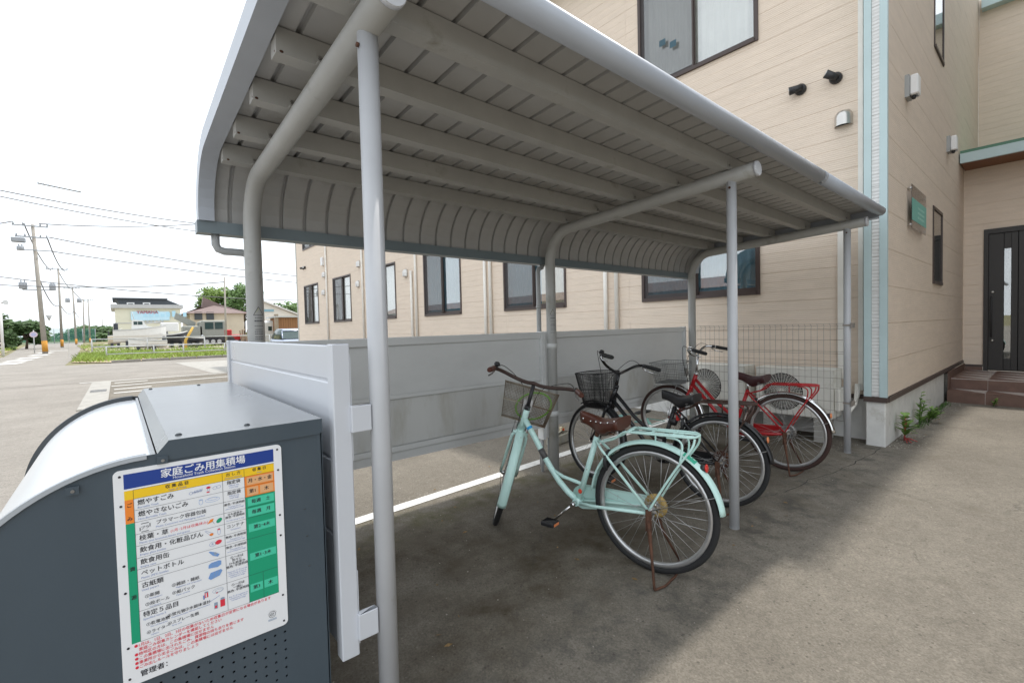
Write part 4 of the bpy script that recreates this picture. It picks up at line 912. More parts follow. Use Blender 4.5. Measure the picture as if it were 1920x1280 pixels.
def bicycle(label, x, y, heading, P):
    root = thing('bicycle', (x, y, 0), label, 'bicycle', 'bicycles parked under the shelter', rz=rad(heading))
    Rw, WB = P['R'], P['wb']; paint = P['paint']; fend = P.get('fender', paint); dl = rad(P['steer'])
    H = Vector((.852,0,.73)); ax = Vector((-.347,0,.938)).normalized(); RM = Matrix.Rotation(dl, 3, ax)
    steer = lambda p: RM @ (Vector(p)-H) + H
    ident = lambda p: Vector(p)
    zs = steer((WB,0,Rw)); 
    def add(mb, name, mat, parent=root, fn=None, kind=None, lab=None):
        if fn: mb.xf(fn)
        return mb.build(name, mat, parent, kind=kind, label=lab)
    # wheels
    for c, fn, hub_r in (((0,0,Rw), None, .030), ((WB,0,Rw), steer, .018)):
        def ringmesh(sec, n=56):
            mb = MB(); rows = []
            for k in range(n+1):
                a = 2*PI*k/n; rows.append([(c[0]+r*math.cos(a), h, c[2]+r*math.sin(a)) for r, h in sec])
            return mb.sheet(rows, True, True)
        rs = Rw-.033
        rim = add(ringmesh([(rs-.024,-.006),(rs-.016,-.0125),(rs,-.013),(rs,.013),(rs-.016,.0125),(rs-.024,.006)]), 'wheel', m_alu, root, fn)
        tr_ = .0185
        add(ringmesh([(Rw-tr_+tr_*math.cos(2*PI*j/10), tr_*1.0*math.sin(2*PI*j/10)) for j in range(10)]), 'tyre', P.get('tyre', m_tyre), rim, fn)
        hb = MB().lathe([(.008,-.062),(.008,-.05),(hub_r*.6,-.048),(hub_r,-.034),(hub_r,-.030),(hub_r*.62,-.024),(hub_r*.62,.024),(hub_r,.030),(hub_r,.034),(.008,.048),(.008,.062)], c, (0,1,0), 14)
        add(hb, 'hub', m_chrome if P.get('hub') is None else P['hub'], rim, fn)
        sp = MB(); n = 36
        for k in range(n):
            a = 2*PI*k/n; s_ = 1 if k % 2 else -1; b = a+(.42 if (k//2) % 2 else -.42)
            sp.tube([(c[0]+hub_r*.92*math.cos(b*1.0+ (0.9 if (k//2) % 2 else -.9)), s_*.032, c[2]+hub_r*.92*math.sin(b+(.9 if (k//2) % 2 else -.9))), (c[0]+(rs-.022)*math.cos(a), s_*.003, c[2]+(rs-.022)*math.sin(a))], .00115, 4)
        add(sp, 'spokes', m_alu, rim, fn, 'stuff')
    # mudguards
    def guard(c, a0, a1, fn, w_=.029):
        rows = []; n = 36
        sec = [(.0,-w_),(.009,-w_*.86),(.016,-w_*.45),(.018,0),(.016,w_*.45),(.009,w_*.86),(0,w_),(-.0012,w_*.98),(.007,w_*.82),(.0145,w_*.42),(.0165,0),(.0145,-w_*.42),(.007,-w_*.82),(-.0012,-w_*.98)]
        for k in range(n+1):
            a = rad(a0+(a1-a0)*k/n); rr_ = Rw+.008
            rows.append([(c[0]+(rr_+d)*math.cos(a), h, c[2]+(rr_+d)*math.sin(a)) for d, h in sec])
        return add(MB().loft(rows, True), 'mudguard', fend, root, fn)
    rg = guard((0,0,Rw), P.get('rg0', 5), P.get('rg1', 173), None)
    fg = guard((WB,0,Rw), 62, 205, steer)
    for s_ in (-1,1):
        add(MB().tube([(0,s_*.052,Rw),(Rw*.5*math.cos(rad(158))*2*1.02,s_*.027,Rw+Rw*math.sin(rad(158))*1.02)], .0022, 5), 'guard_stay', m_bolt, rg)
        add(MB().tube([(WB,s_*.05,Rw),(WB+Rw*1.02*math.cos(rad(195)),s_*.027,Rw+Rw*1.02*math.sin(rad(195)))], .0022, 5), 'guard_stay', m_bolt, fg, steer)
    # frame
    f = MB()
    f.tube([(.820,0,.815),(.876,0,.667)], .0195, 14)
    f.tube([(.462,0,.272),(.326,0,.690)], .0165, 14)
    f.tube([(.458,-.036,.285),(.458,.036,.285)], .022, 14)
    for s_ in (-1,1):
        f.tube([(.445,s_*.022,.283),(.34,s_*.045,.292),(0,s_*.056,Rw-.01)], .0095, 8)
        f.tube([(.322,s_*.018,.668),(.28,s_*.036,.625),(0,s_*.056,Rw)], .0078, 8)
    if P['frame'] == 'loop':
        pts = [(.848,0,.742),(.77,0,.63),(.70,0,.520),(.648,0,.448),(.59,0,.378),(.53,0,.325),(.47,0,.290)]
        f.tube(pts, .0185, 14)
        f.tube([(.645,.0,.446),(.56,0,.412),(.425,0,.392)], .0105, 10)
    else:
        f.tube([(.838,0,.765),(.66,0,.575),(.50,0,.45),(.405,0,.435)], .0150, 12)
        f.tube([(.862,0,.705),(.70,0,.53),(.56,0,.37),(.47,0,.30)], .0165, 12)
    fr = add(f, 'frame', paint)
    # fork, stem, handlebar
    fk = MB()
    for s_ in (-1,1): fk.tube([(.878,s_*.020,.655),(.890,s_*.046,.620),(.935,s_*.050,.515),(1.0,s_*.052,.41),(WB,s_*.054,Rw)], [.012,.012,.011,.009,.008], 10)
    fk.tube([(.870,0,.690),(.884,0,.645)], .021, 12); fk.tube([(.882,-.05,.640),(.882,.05,.640)], .012, 8)
    add(fk, 'fork', P.get('forkp', paint), root, steer)
    hz = P.get('barz', .99)
    stem = add(MB().tube([(.824,0,.806),(.80,0,hz-.01)], .0125, 12).tube([(.824,0,.800),(.818,0,.825)], .020, 12), 'stem', P['stemm'], root, steer)
    bt = rad(P.get('bartilt', 0))
    def barfn(p):
        q = Vector(p)-Vector((.80,0,hz)); q = Vector((q.x, q.y*math.cos(bt)-q.z*math.sin(bt), q.y*math.sin(bt)+q.z*math.cos(bt))); return steer(q+Vector((.80,0,hz)))
    half = P['bar']
    def smooth(pts, n=6):
        out_ = []
        for i in range(len(pts)-1):
            p0 = Vector(pts[max(0,i-1)]); p1 = Vector(pts[i]); p2 = Vector(pts[i+1]); p3 = Vector(pts[min(len(pts)-1,i+2)])
            for k in range(n):
                t = k/n; out_.append(.5*((2*p1)+(-p0+p2)*t+(2*p0-5*p1+4*p2-p3)*t*t+(-p0+3*p1-3*p2+p3)*t**3))
        return out_+[Vector(pts[-1])]
    full = [(.80+a, -b, hz+c) for a, b, c in reversed(half[1:])]+[(.80+a, b, hz+c) for a, b, c in half]
    hb = add(MB().tube(smooth(full), .0118, 10), 'handlebar', P['barm'], root, barfn)
    for s_ in (-1,1):
        e1 = Vector((.80+half[-1][0], s_*half[-1][1], hz+half[-1][2])); e0 = Vector((.80+half[-2][0], s_*half[-2][1], hz+half[-2][2])); d = (e1-e0).normalized()
        L_ = min(.115, (e1-e0).length)
        add(MB().tube([e1-d*L_,e1-d*(L_-.012),e1-d*.01,e1+d*.006], [.0185,.0170,.0170,.014], 12), 'grip', P['grip'], hb, barfn)
        b0 = e1-d*(L_+.022); out_ = Vector((0,s_,0))
        add(MB().tube([b0,b0+Vector((.022,0,-.018)),e1-d*.075+Vector((.045,0,-.03)),e1-d*.01+Vector((.040,0,-.034))], [.009,.008,.0055,.005], 6), 'brake_lever', m_chrome if P.get('lever') is None else P['lever'], hb, barfn)
        add(MB().tube([b0-d*.014,b0+d*.014], .0165, 10), 'lever_clamp', m_blackp, hb, barfn)
        # cables loop down to the head tube
        c0 = b0+Vector((.02,0,-.01)); add(MB().tube(smooth([c0,c0+Vector((.10,-s_*.05,.045)),(.93,s_*.07,hz-.02),(.925,s_*.035,hz-.14),(.90,s_*.03,.74),(.905,s_*.03,.64)]), .0024, 5), 'brake_cable', m_rubber, hb, barfn)
        if s_ == P.get('bellside', 1): add(MB().ball(b0-d*.035+Vector((0,0,.022)), .021, 10, 6, (1,1,.8)), 'bell', P.get('bell', m_blackp), hb, barfn)
    # saddle
    sx, sz = P.get('sad', (.29,.80)); rows = []
    for t in [i/14 for i in range(15)]:
        u = .135-.27*t; wd = .021+.082*max(0,(t-.34)/.66)**.85*(1 if t < .93 else .92) if t > .34 else .019+.004*t/.3
        if t < .05: wd *= .75
        zt = sz+.014*math.cos(PI*t*1.2)-.014*(1-abs(2*t-1))+.016*max(0,t-.6)/.4; dp = .050+.055*math.exp(-((t-.50)/.22)**2)
        ring_ = []
        for j in range(12):
            a = 2*PI*j/12; s_, c_ = math.sin(a), math.cos(a)
            ring_.append((sx+u, wd*c_, zt-(.028 if s_ < 0 else 0)+(.018*s_ if s_ > 0 else dp*.55*s_)))
        rows.append(ring_)
    sd = add(MB().loft(rows, True), 'saddle', P['saddle'])
    add(MB().tube([(.330,0,.68),(.318,0,sz-.055)], .0125, 12), 'seat_post', m_chrome if P.get('post') is None else P['post'])
    for s_ in (-1,1):
        sp = [(sx-.085+.019*math.cos(t*.9), s_*.055+.019*math.sin(t*.9), sz-.075+.0026*t) for t in range(22)]
        add(MB().tube(sp, .0032, 5), 'spring', m_rust if P.get('rusty') else m_bolt, sd)
        add(MB().tube([(sx-.10,s_*.055,sz-.075),(sx-.02,s_*.025,sz-.065),(sx+.11,s_*.01,sz-.025)], .0035, 6), 'saddle_rail', m_rust if P.get('rusty') else m_bolt, sd)
    if P.get('rivets'):
        for s_ in (-1,1):
            for u, v, w_ in ((.11,.017,-.012),(.06,.021,-.022),(.02,.032,-.020),(-.02,.052,-.018),(-.075,.078,-.008),(-.115,.078,.004)):
                add(MB().ball((sx+u, s_*(v+.004), sz+w_+.002), .0062, 8, 4), 'rivet', m_chrome, sd)
    # rack
    k_ = P.get('rack', paint); rz_ = P.get('rackz', .755); r = MB()
    for s_ in (-1,1):
        r.tube(smooth([(.30,s_*.022,.665),(.20,s_*.045,.700),(.135,s_*.062,rz_-.008),(.08,s_*.066,rz_),(-.18,s_*.066,rz_+.008),(-.225,s_*.052,rz_+.008),(-.242,s_*.022,rz_+.008),(-.242,0,rz_+.008)], 4), .0062, 8)
        r.tube([(.10,s_*.030,rz_+.001),(-.238,s_*.028,rz_+.008)], .0048, 6)
        r.tube(smooth([(-.235,s_*.040,rz_-.0),(-.225,s_*.052,rz_-.045),(-.16,s_*.058,rz_-.14),(-.085,s_*.060,rz_-.26),(0,s_*.064,Rw+.004)], 4), .0060, 8)
        r.tube(smooth([(-.10,s_*.060,rz_-.005),(-.155,s_*.052,rz_-.012),(-.178,s_*.054,rz_-.045),(-.165,s_*.057,rz_-.13)], 4), .0052, 8)
    for u in (.10,-.01,-.12): r.tube([(u,-.066,rz_+.004),(u,.066,rz_+.004)], .0048, 6)
    r.tube([(-.02,0,rz_),(-.02,0,Rw*2+.016)], .005, 6)
    add(r, 'rear_rack', k_)
    # stand
    s = MB()
    for s_ in (-1,1):
        s.tube([(.005,s_*.062,Rw+.012),(-.012,s_*.078,Rw-.12),(-.035,s_*.115,.14),(-.075,s_*.185,.010)], [.010,.011,.0075,.0065], 8)
        s.obox((-.004,s_*.072,Rw-.045), (.016,0,0), (0,.003,0), (0,0,.055))
    s.tube([(-.075,-.185,.008),(-.105,-.12,.008),(-.115,0,.008),(-.105,.12,.008),(-.075,.185,.008)], .0062, 8)
    add(s, 'stand', P.get('standm', m_rust))
    # chain case, cranks, pedals
    cc = P.get('case', paint); cp = []
    for k in range(13): cp.append((.458+.072*math.cos(rad(-90+k*15)), .290+.072*math.sin(rad(-90+k*15))))
    for k in range(9): cp.append((-.005+.036*math.cos(rad(95+k*21)), Rw+.036*math.sin(rad(95+k*21))))
    add(MB().prism(cp, 'y', -.082, -.056), 'chain_case', cc)
    add(MB().lathe([(.064,0),(.064,.010),(.05,.016)], (-.0,-.050,Rw), (0,1,0), 18), 'brake_drum', P.get('drum', m_rust))
    ca = rad(P.get('crank', -42))
    for s_, a in ((1,ca),(-1,ca+PI)):
        c0 = Vector((.458,s_*.075,.285)); c1 = c0+Vector((math.cos(a)*.165, s_*.012, math.sin(a)*.165))
        ck = add(MB().tube([(.458,s_*.03,.285),(.458,s_*.086,.285)], .013, 10).tube([c0,c1], [.011,.008], 8, flat=(1,.8)), 'crank', m_chrome if P.get('crankm') is None else P['crankm'])
        pd = add(MB().bbox(c1.x-.044,c1.x+.044,c1.y+s_*.010,c1.y+s_*.085,c1.z-.014,c1.z+.014,.006), 'pedal', m_blackp, ck)
        for e in (-1,1): add(MB().box(c1.x+e*.0445,c1.x+e*.0475,c1.y+s_*.022,c1.y+s_*.072,c1.z-.007,c1.z+.007), 'pedal_reflector', m_orange, ck)
    # basket turns with the fork
    B = P['basket']; u0, u1, hw, z0, z1 = B['box']; tb = B.get('taper', .78); mb = MB(); m2 = MB()
    def bp(s_, t, h):                                          # perimeter param t in 0..4, height h 0..1
        k = tb+(1-tb)*h; uc = u0+(u1-u0)*.5*(tb+(1-tb)*.6); ul = (u1-u0)*k; hv = hw*k; f_ = t % 1
        if B.get('round'):
            a = 2*PI*t/4; cx, cy = math.cos(a), math.sin(a); e = .62; q = (abs(cx)**e*(1 if cx > 0 else -1), abs(cy)**e*(1 if cy > 0 else -1))
            return Vector((u0+ul*.5+q[0]*ul*.5, q[1]*hv, z0+(z1-z0)*h+(B.get('rise', 0)*h*(-q[0]*.5+.5))))
        if t < 1: p = (u0, -hv+2*hv*f_)
        elif t < 2: p = (u0+ul*f_, hv)
        elif t < 3: p = (u0+ul, hv-2*hv*f_)
        else: p = (u0+ul*(1-f_), -hv)
        return Vector((p[0], p[1], z0+(z1-z0)*h))
    nw = B.get('n', 26); wr = B.get('wr', .0011)
    for k in range(4*nw): mb.tube([bp(0,k/nw,0),bp(0,k/nw,1)], wr, 3)
    for k in range(B.get('m', 10)):
        h = k/(B.get('m', 10)-1); mb.tube([bp(0,t/6,h) for t in range(24)], wr, 3, closed=True)
    for k in range(nw+1):
        q = k/nw; mb.tube([bp(0,q*.999,0),bp(0,2.999-q*.998,0)], wr, 3)
    for k in range(0, nw+1, 2):
        q = k/nw; mb.tube([bp(0,1+q*.999,0),bp(0,3.999-q*.998,0)], wr, 3)
    bk = add(MB().tube([bp(0,t/8,1) for t in range(32)], .0042, 6, closed=True).tube([bp(0,t/8,0) for t in range(32)], .0034, 6, closed=True).tube([bp(0,t/8,.5) for t in range(32)], .0026, 6, closed=True), 'basket', B['mat'], root, steer)
    add(mb, 'basket_mesh', B['mat'], bk, steer, 'stuff')
    bs = MB()
    for s_ in (-1,1): bs.tube([(u0+.06,s_*.05,z0-.004),(u0+.10,s_*.052,z0-.10),(WB-.005,s_*.062,Rw+.01)], .0035, 6)
    bs.box(u0+.01,u0+.17,-.05,.05,z0-.010,z0-.004).box(u0-.022,u0-.004,-.03,.03,z0+.07,z0+.15)
    add(bs, 'basket_stay', P.get('staym', m_bolt), root, steer)
    # reflector and ring lock
    ra = rad(P.get('refa', 137)); rc = Vector((math.cos(ra)*(Rw+.034), 0, Rw+math.sin(ra)*(Rw+.034)))
    rd = Vector((math.cos(ra)*.35-.94, 0, math.sin(ra)*.2)).normalized()
    rb = add(MB().lathe([(.017,0),(.019,.022)], rc-rd*.018, rd, 14), 'reflector_base', m_blackp)
    add(MB().lathe([(.021,0),(.021,.006),(.012,.009)], rc+rd*.005, rd, 14), 'reflector', P.get('refl', m_refl), rb)
    lk = [(.235+.085*math.cos(rad(a)), .0, 0) for a in (0,)]
    add(MB().tube([(.255,math.sin(rad(a))*.050,.560+math.cos(rad(a))*.055) for a in range(-140,141,20)], .010, 8), 'ring_lock', m_blackp)
    return root, fr, rg, steer
mint, mfr, mrg, msteer = bicycle('mint green city bicycle with brown leather saddle and brown handlebar', -.838, .057, 101.5,
  dict(R=.343, wb=1.055, paint=m_mint, steer=-56, frame='loop', barz=.972, stemm=m_blackp, barm=M('brown_wrap', (.050,.026,.020), .5, var=.3, scale=20), grip=m_leather, saddle=m_leather, rusty=True, rivets=True, sad=(.292,.800), post=m_rust,
       bar=[(0,0,0),(.012,.05,-.004),(.020,.12,.004),(.000,.21,.022),(-.045,.262,.026),(-.075,.272,.022),(-.165,.290,.002)], lever=m_bolt, bellside=1, case=m_mint, drum=m_yellowed, crank=-44,
       basket=dict(box=(.905,1.185,.185,.715,.945), mat=m_basket, n=32, m=24, wr=.0014, taper=.80), refa=136))
black, bfr, brg, bsteer = bicycle('black city bicycle with black mesh basket and black saddle', .29, .229, 98.5,
  dict(R=.328, wb=1.05, paint=m_blk, steer=-14, frame='double', barz=.925, bartilt=9, stemm=m_blk, barm=m_blk, grip=m_rubber, saddle=m_vinyl, sad=(.29,.785), crankm=m_bolt, rack=M('brown_rack', (.060,.032,.024), .5, var=.3, scale=20),
       bar=[(0,0,0),(.015,.045,.010),(.035,.13,.045),(.020,.215,.095),(-.02,.250,.110),(-.06,.265,.105),(-.175,.300,.085)], case=m_blk, drum=m_rust, crank=170, refl=m_orange, refa=147,
       basket=dict(box=(.900,1.190,.190,.625,.895), mat=m_basketk, n=26, m=26, wr=.0017, taper=.70, round=True, rise=.05)))
red, rfr, rrg, rsteer = bicycle('red city bicycle with silver mudguards and wire basket by the fence end', 1.50, .204, 92.5,
  dict(R=.340, wb=1.11, paint=m_redp, fender=m_chrome, tyre=m_tyre_b, steer=4, frame='double', barz=1.0, stemm=m_chrome, barm=m_chrome, grip=m_rubber, saddle=m_maroon, sad=(.29,.825), rackz=.765,
       bar=[(0,0,0),(.015,.04,.0),(.030,.11,.025),(.015,.205,.070),(-.03,.245,.075),(-.07,.262,.070),(-.19,.295,.045)], bell=m_chrome, case=m_redp, drum=m_bolt, crank=190, refl=m_orange, refa=150,
       basket=dict(box=(.940,1.24,.180,.715,.925), mat=m_basketr, n=15, m=9, wr=.0019, taper=.84)))
# stickers and tape on the mint bicycle
def arcband(a0, a1, Rr, w_, d):
    rows = []
    for k in range(9):
        a = rad(a0+(a1-a0)*k/8); rows.append([(math.cos(a)*(Rr+.008+dd+d), h, Rr+math.sin(a)*(Rr+.008+dd+d)) for dd, h in ((.009,-w_*.86),(.0165,-w_*.4),(.0185,0),(.0165,w_*.4),(.009,w_*.86))])
    return MB().sheet(rows, True)
tp = arcband(118, 129, .343, .030, .0008).build('registration_sticker', M('green_tape', (.03,.42,.27), .5, var=.05), mrg)
for k in range(3): arcband(119.2+k*3.2, 121.2+k*3.2, .343, .014, .0014).build('sticker_print', m_white, mrg)
MB().tube([(.725,0,.558),(.690,0,.506)], .0196, 14).build('tape_band', M('grey_tape', (.09,.085,.085), .6, var=.2), mfr)
MB().tube([(.812,0,.690),(.802,0,.676)], .0190, 14).build('sticker', M('blue_sticker', (.02,.36,.75), .5, var=.05), mfr)
MB().lathe([(.014,0),(.012,.002)], (.436,.0168,.352), (.1,1,.05), 12).build('sticker', M('red_sticker', (.75,.07,.03), .5, var=.05), mfr)
MB().box(.288,.312,-.018,.018,.590,.635).build('lock_dial', M('red_dial', (.55,.03,.03), .4, var=.05), bfr)
MB().tube([(.330,.0,.600),(.345,0,.555)], .030, 10).build('lamp_box', m_blackp, bfr)
# green cable lock lying in the mint bicycle's basket
mw = mint.matrix_basis
def mint_world(p): return Matrix.Translation(Vector((-.838,.057,0))) @ (Matrix.Rotation(rad(101.5), 4, 'Z') @ Vector(p))
lk = []
for k in range(40):
    a = 2*PI*k/40; q = Vector((1.05+.085*math.cos(a)*.55, -.045+.115*math.cos(a+.3), .83+.098*math.sin(a))); lk.append(mint_world(msteer(q)))
MB().tube(lk, .0068, 8, closed=True).build('cable_lock', M('lime_vinyl', (.22,.62,.05), .35, var=.05), None, 'lime green cable lock coiled in the mint bicycle basket', 'cable lock')
# ------------------------------------------------------------------ small things on the ground under the shelter
m_brick = M('pale_block', (.36,.34,.28), .9, var=.2, scale=20, bump=.3)
blk = thing('concrete_block', (.78,2.32,0), 'weathered pale concrete block with orange mark behind the white line', 'block', rz=.2)
MB().bbox(-.17,.17,-.06,.06,0,.11,.012).build('block_body', m_brick, blk)
for u in (-.10,.0,.10): MB().box(u-.03,u+.03,-.0615,-.0605,.02,.09).build('block_recess', m_conc, blk)
p = onZ(1054,806,.06)
mk = thing('marker_post', (p.x,p.y,0), 'small cream boundary marker with red-orange mark beside the rear post', 'marker')
MB().bbox(p.x-.03,p.x+.03,p.y-.02,p.y+.02,0,.10,.004).build('marker_body', M('cream_marker', (.62,.52,.34), .7, var=.1), mk)
MB().box(p.x-.018,p.x+.018,p.y-.0215,p.y-.0205,.045,.085).build('marker_patch', M('red_mark', (.70,.09,.03), .6, var=.1), mk)
p = onZ(1218,790,.004)
MB().bbox(p.x-.16,p.x+.16,p.y-.14,p.y+.14,.002,.012,.004).build('rubber_mat', M('teal_mat', (.15,.33,.29), .8, var=.1), None, 'thin teal mat lying on the asphalt near the fence', 'mat')
p = onZ(1175,779,.004)
MB().bbox(p.x-.12,p.x+.12,p.y-.10,p.y+.10,.002,.010,.003).build('rubber_mat', M('teal_mat2', (.13,.27,.25), .8, var=.1), None, 'smaller teal mat scrap behind the black bicycle frame', 'mat')
p = onZ(1205,772,.01)
MB().loft([[(p.x+sx_*.17*k_, p.y+sy_*.06*k_, z_) for sx_, sy_ in ((-1,-.6),(0,-1),(1,-.6),(1,.6),(0,1),(-1,.6))] for k_, z_ in ((1,.001),(.95,.02),(.6,.035),(.2,.04))], True).build('rubber_scrap', m_rubber, None, 'flat black rubber scrap at the foot of the fence', 'scrap')
p = onZ(1258,792,0)
for k, (dx, dy, sz_) in enumerate(((0,0,.10),(.07,.03,.085))):
    jar = thing('plastic_jug', (p.x+dx,p.y+dy,0), ('white plastic jug standing behind the red bicycle front wheel','smaller white plastic jug pressed against the taller jug')[k], 'jug', 'white jugs by the fence')
    MB().lathe([(.04,0),(.05,.01),(.052,sz_*.6),(.044,sz_*.85),(.036,sz_*1.0),(.048,sz_*1.15),(.046,sz_*1.5),(.02,sz_*1.75),(.016,sz_*1.9)], (p.x+dx,p.y+dy,0), (0,0,1), 14).build('jug_body', m_lampw, jar)
    MB().lathe([(.019,0),(.019,.02)], (p.x+dx,p.y+dy,sz_*1.9), (0,0,1), 10).build('cap', m_lampw, jar)
# ------------------------------------------------------------------ weeds at the wall foot
m_leaf = M('weed_leaf', (.17,.30,.06), .55, var=.3, scale=30); m_leaf2 = M('weed_leaf_dark', (.06,.14,.025), .55, var=.3, scale=30)
m_stemr = M('weed_red_stem', (.42,.05,.05), .6, var=.2); m_soil = m_earth
def leaf(mb, base, d, up, L, W):
    base, d = Vector(base), Vector(d).normalized(); s = d.cross(Vector((0,0,1))).normalized()
    pts = []
    for t, w_ in ((0,.08),(.3,.8),(.55,1),(.8,.6),(1,.0)):
        c = base+d*L*t+Vector((0,0,1))*(up*L*t-.55*L*t*t*.8); pts.append((c-s*W*w_, c+Vector((0,0,-.1*W)), c+s*W*w_))
    mb.sheet(pts, True)
def weed(x, y, h, n, label, red=False, spread=.10, L=.10):
    w_ = thing('weed', (x,y,0), label, 'weed', 'weeds growing at the wall foot')
    st = MB(); lf = MB()
    for s_ in range(n):
        a = random.uniform(-2.6,-.4); top = Vector((x+math.cos(a)*spread*random.uniform(.1,.6), y+math.sin(a)*spread*random.uniform(.1,.6), h*random.uniform(.6,1)))
        st.tube([(x+random.uniform(-.02,.02),y,0),((x+top.x)/2,(y+top.y)/2,top.z*.55),top], [.004,.003,.0015], 5)
        for k in range(9):
            t = .25+.75*k/8; c = Vector((x,y,0)).lerp(top, t); b = random.uniform(0,2*PI)
            leaf(lf, c, (math.cos(b),math.sin(b)-.35,.35), .5, L*random.uniform(.7,1.2)*(1.15-.5*t), L*.21)
    st.build('stem', m_stemr if red else m_leaf2, w_); lf.build('leaves', m_leaf, w_, kind='stuff')
    if red:
        r_ = MB()
        for k in range(7): a = random.uniform(-2.8,.1); r_.tube([(x,y,.03),(x+math.cos(a)*.05,y+math.sin(a)*.05,.03),(x+math.cos(a)*.11,y+math.sin(a)*.11,.006)], [.008,.006,.003], 5)
        r_.build('red_stalks', m_stemr, w_)
weed(3.42,-.285,.33,4,'tall dock weed with red stalks beside the pale foundation corner', True, .10, .13)
weed(4.35,-.27,.42,5,'upright leafy weed against the foundation between dock weed and steps', False, .10, .09)
weed(4.75,-.30,.20,9,'low bushy weed clump at the foundation before the steps', False, .22, .08)
weed(6.70,-.75,.11,4,'tiny weed sprouting at the foot of the lower step', False, .10, .05)
cg = MB()
for k in range(420):
    x = random.uniform(4.3,6.7); y = -.235-abs(random.gauss(0,.04)); h = random.uniform(.015,.07); a = random.uniform(0,PI)
    cg.add([(x-.004*math.cos(a),y-.004*math.sin(a),0),(x+.004*math.cos(a),y+.004*math.sin(a),0),(x+random.uniform(-.02,.02),y-random.uniform(0,.02),h)], [(0,1,2)])
cg.build('wall_foot_grass', m_leaf2, None, 'short grass fringe along the foundation foot', 'grass', kind='stuff')
# crack in the asphalt running out from the foundation corner
ck = [(1657,840),(1622,858),(1590,872),(1560,888),(1520,900),(1480,918),(1440,930),(1400,945),(1372,957)]
cm = MB(); pp = [onZ(u+random.uniform(-4,4), v+random.uniform(-3,3)) for u, v in ck]; fine = []
for a, b in zip(pp[:-1], pp[1:]):
    for k in range(4): q = a.lerp(b, k/4); fine.append(q+Vector((random.uniform(-.02,.02),random.uniform(-.015,.015),0)))
for i, q in enumerate(fine[:-1]):
    w0 = random.uniform(.002,.006)*(1-i/len(fine)*.7); r = fine[i+1]; d = (r-q).normalized(); n = Vector((-d.y,d.x,0))*w0
    cm.add([(q-n)[:2]+(.0015,), (r-n*.9)[:2]+(.0015,), (r+n*.9)[:2]+(.0015,), (q+n)[:2]+(.0015,)], [(0,1,2,3)])
cm.build('asphalt_crack', M('crack_dark', (.03,.028,.024), .95, var=.2), None, kind='structure')

# ------------------------------------------------------------------ across the road: verges, rails, poles, boats, houses
m_grass = M('verge_grass', (.27,.37,.075), .8, var=.35, scale=1.5, stretch=(1,1,1)); m_dry = M('dry_earth', (.40,.31,.21), .95, var=.2, scale=2, bump=.4)
m_rail = M('rail_galv', (.46,.47,.47), .45, var=.08); m_railw = M('rail_white', (.72,.72,.71), .5, var=.06)
m_pole = M('pole_concrete', (.34,.315,.28), .85, var=.12, scale=3, bump=.1); m_wirek = M('cable_black', (.13,.13,.14), .6, var=0)
m_steelg = M('box_grey', (.32,.34,.37), .5, var=.1); m_hull = M('boat_white', (.74,.74,.72), .3, var=.04); m_navy = M('boat_navy', (.035,.04,.05), .35, var=.15)
def verge(name, pts, n, hmax, label, dens=None):
    base = MB().add([(p[0],p[1],.03) for p in pts], [tuple(range(len(pts)))]).build('verge', m_dry, None, kind='structure')
    xs = [p[0] for p in pts]; ys = [p[1] for p in pts]; mb = MB(); c = 0
    def inside(x, y):
        r = False
        for i in range(len(pts)):
            (xa, ya), (xb, yb) = pts[i], pts[i-1]
            if (ya > y) != (yb > y) and x < (xb-xa)*(y-ya)/(yb-ya)+xa: r = not r
        return r
    clump = [(random.uniform(min(xs),max(xs)), random.uniform(min(ys),max(ys)), random.uniform(.5,1.6)) for _ in range(60)]
    while c < n:
        k = random.choice(clump); x = k[0]+random.gauss(0,k[2]); y = k[1]+random.gauss(0,k[2]*1.4)
        if not inside(x, y): 
            if random.random() < .02: clump.append((random.uniform(min(xs),max(xs)), random.uniform(min(ys),max(ys)), 1.2))
            continue
        h = hmax*random.uniform(.3,1); a = random.uniform(0,PI); w_ = random.uniform(.015,.045); l = random.uniform(-.12,.12)
        mb.add([(x-w_*math.cos(a),y-w_*math.sin(a),.02),(x+w_*math.cos(a),y+w_*math.sin(a),.02),(x+l+w_*.5*math.cos(a),y+l,h*.7),(x+l*1.8,y+l,h)], [(0,1,2,3)]); c += 1
    mb.build(name, m_grass, None, label, 'grass', kind='stuff')
verge('verge_grass', [(-4.9,32),(-3.3,29.75),(25,29.0),(25,41),(-5.2,46)], 20000, .36, 'long green grass growing on the verge behind the kerb')
verge('roadside_grass', [(-9.6,44),(-11.0,60),(-14,95),(-34,95),(-26,44)], 12000, .5, 'rough green grass on the verge beside the road')
verge('roadside_grass', [(-7.8,95),(-5.4,60),(-4,47),(25,44),(30,52),(0,62),(-2,95)], 3000, .35, 'short grass at the edge of the boat yard')
plate('boat_yard', -5, 60, 46, 120, .045, M('gravel_yard', (.36,.31,.25), .95, var=.2, scale=.8))
def rail_fence(name, pts, zs, m, label, grp, r=.035):
    t = thing(name, (pts[0][0],pts[0][1],0), label, 'railing', grp)
    for x, y in pts: MB().tube([(x,y,0),(x,y,max(zs)+.03)], r*1.15, 8).build('post', m, t)
    for z in zs:
        for (xa,ya), (xb,yb) in zip(pts[:-1], pts[1:]): MB().tube([(xa,ya,z),(xb,yb,z)], r, 8).build('rail', m, t)
rail_fence('pipe_railing', [(-3.55,35.0),(-1.35,34.6),(.10,34.2),(2.3,34.0),(4.4,33.8)], (.30,.72), m_rail, 'low grey pipe railing standing in the verge grass', 'pipe railings')
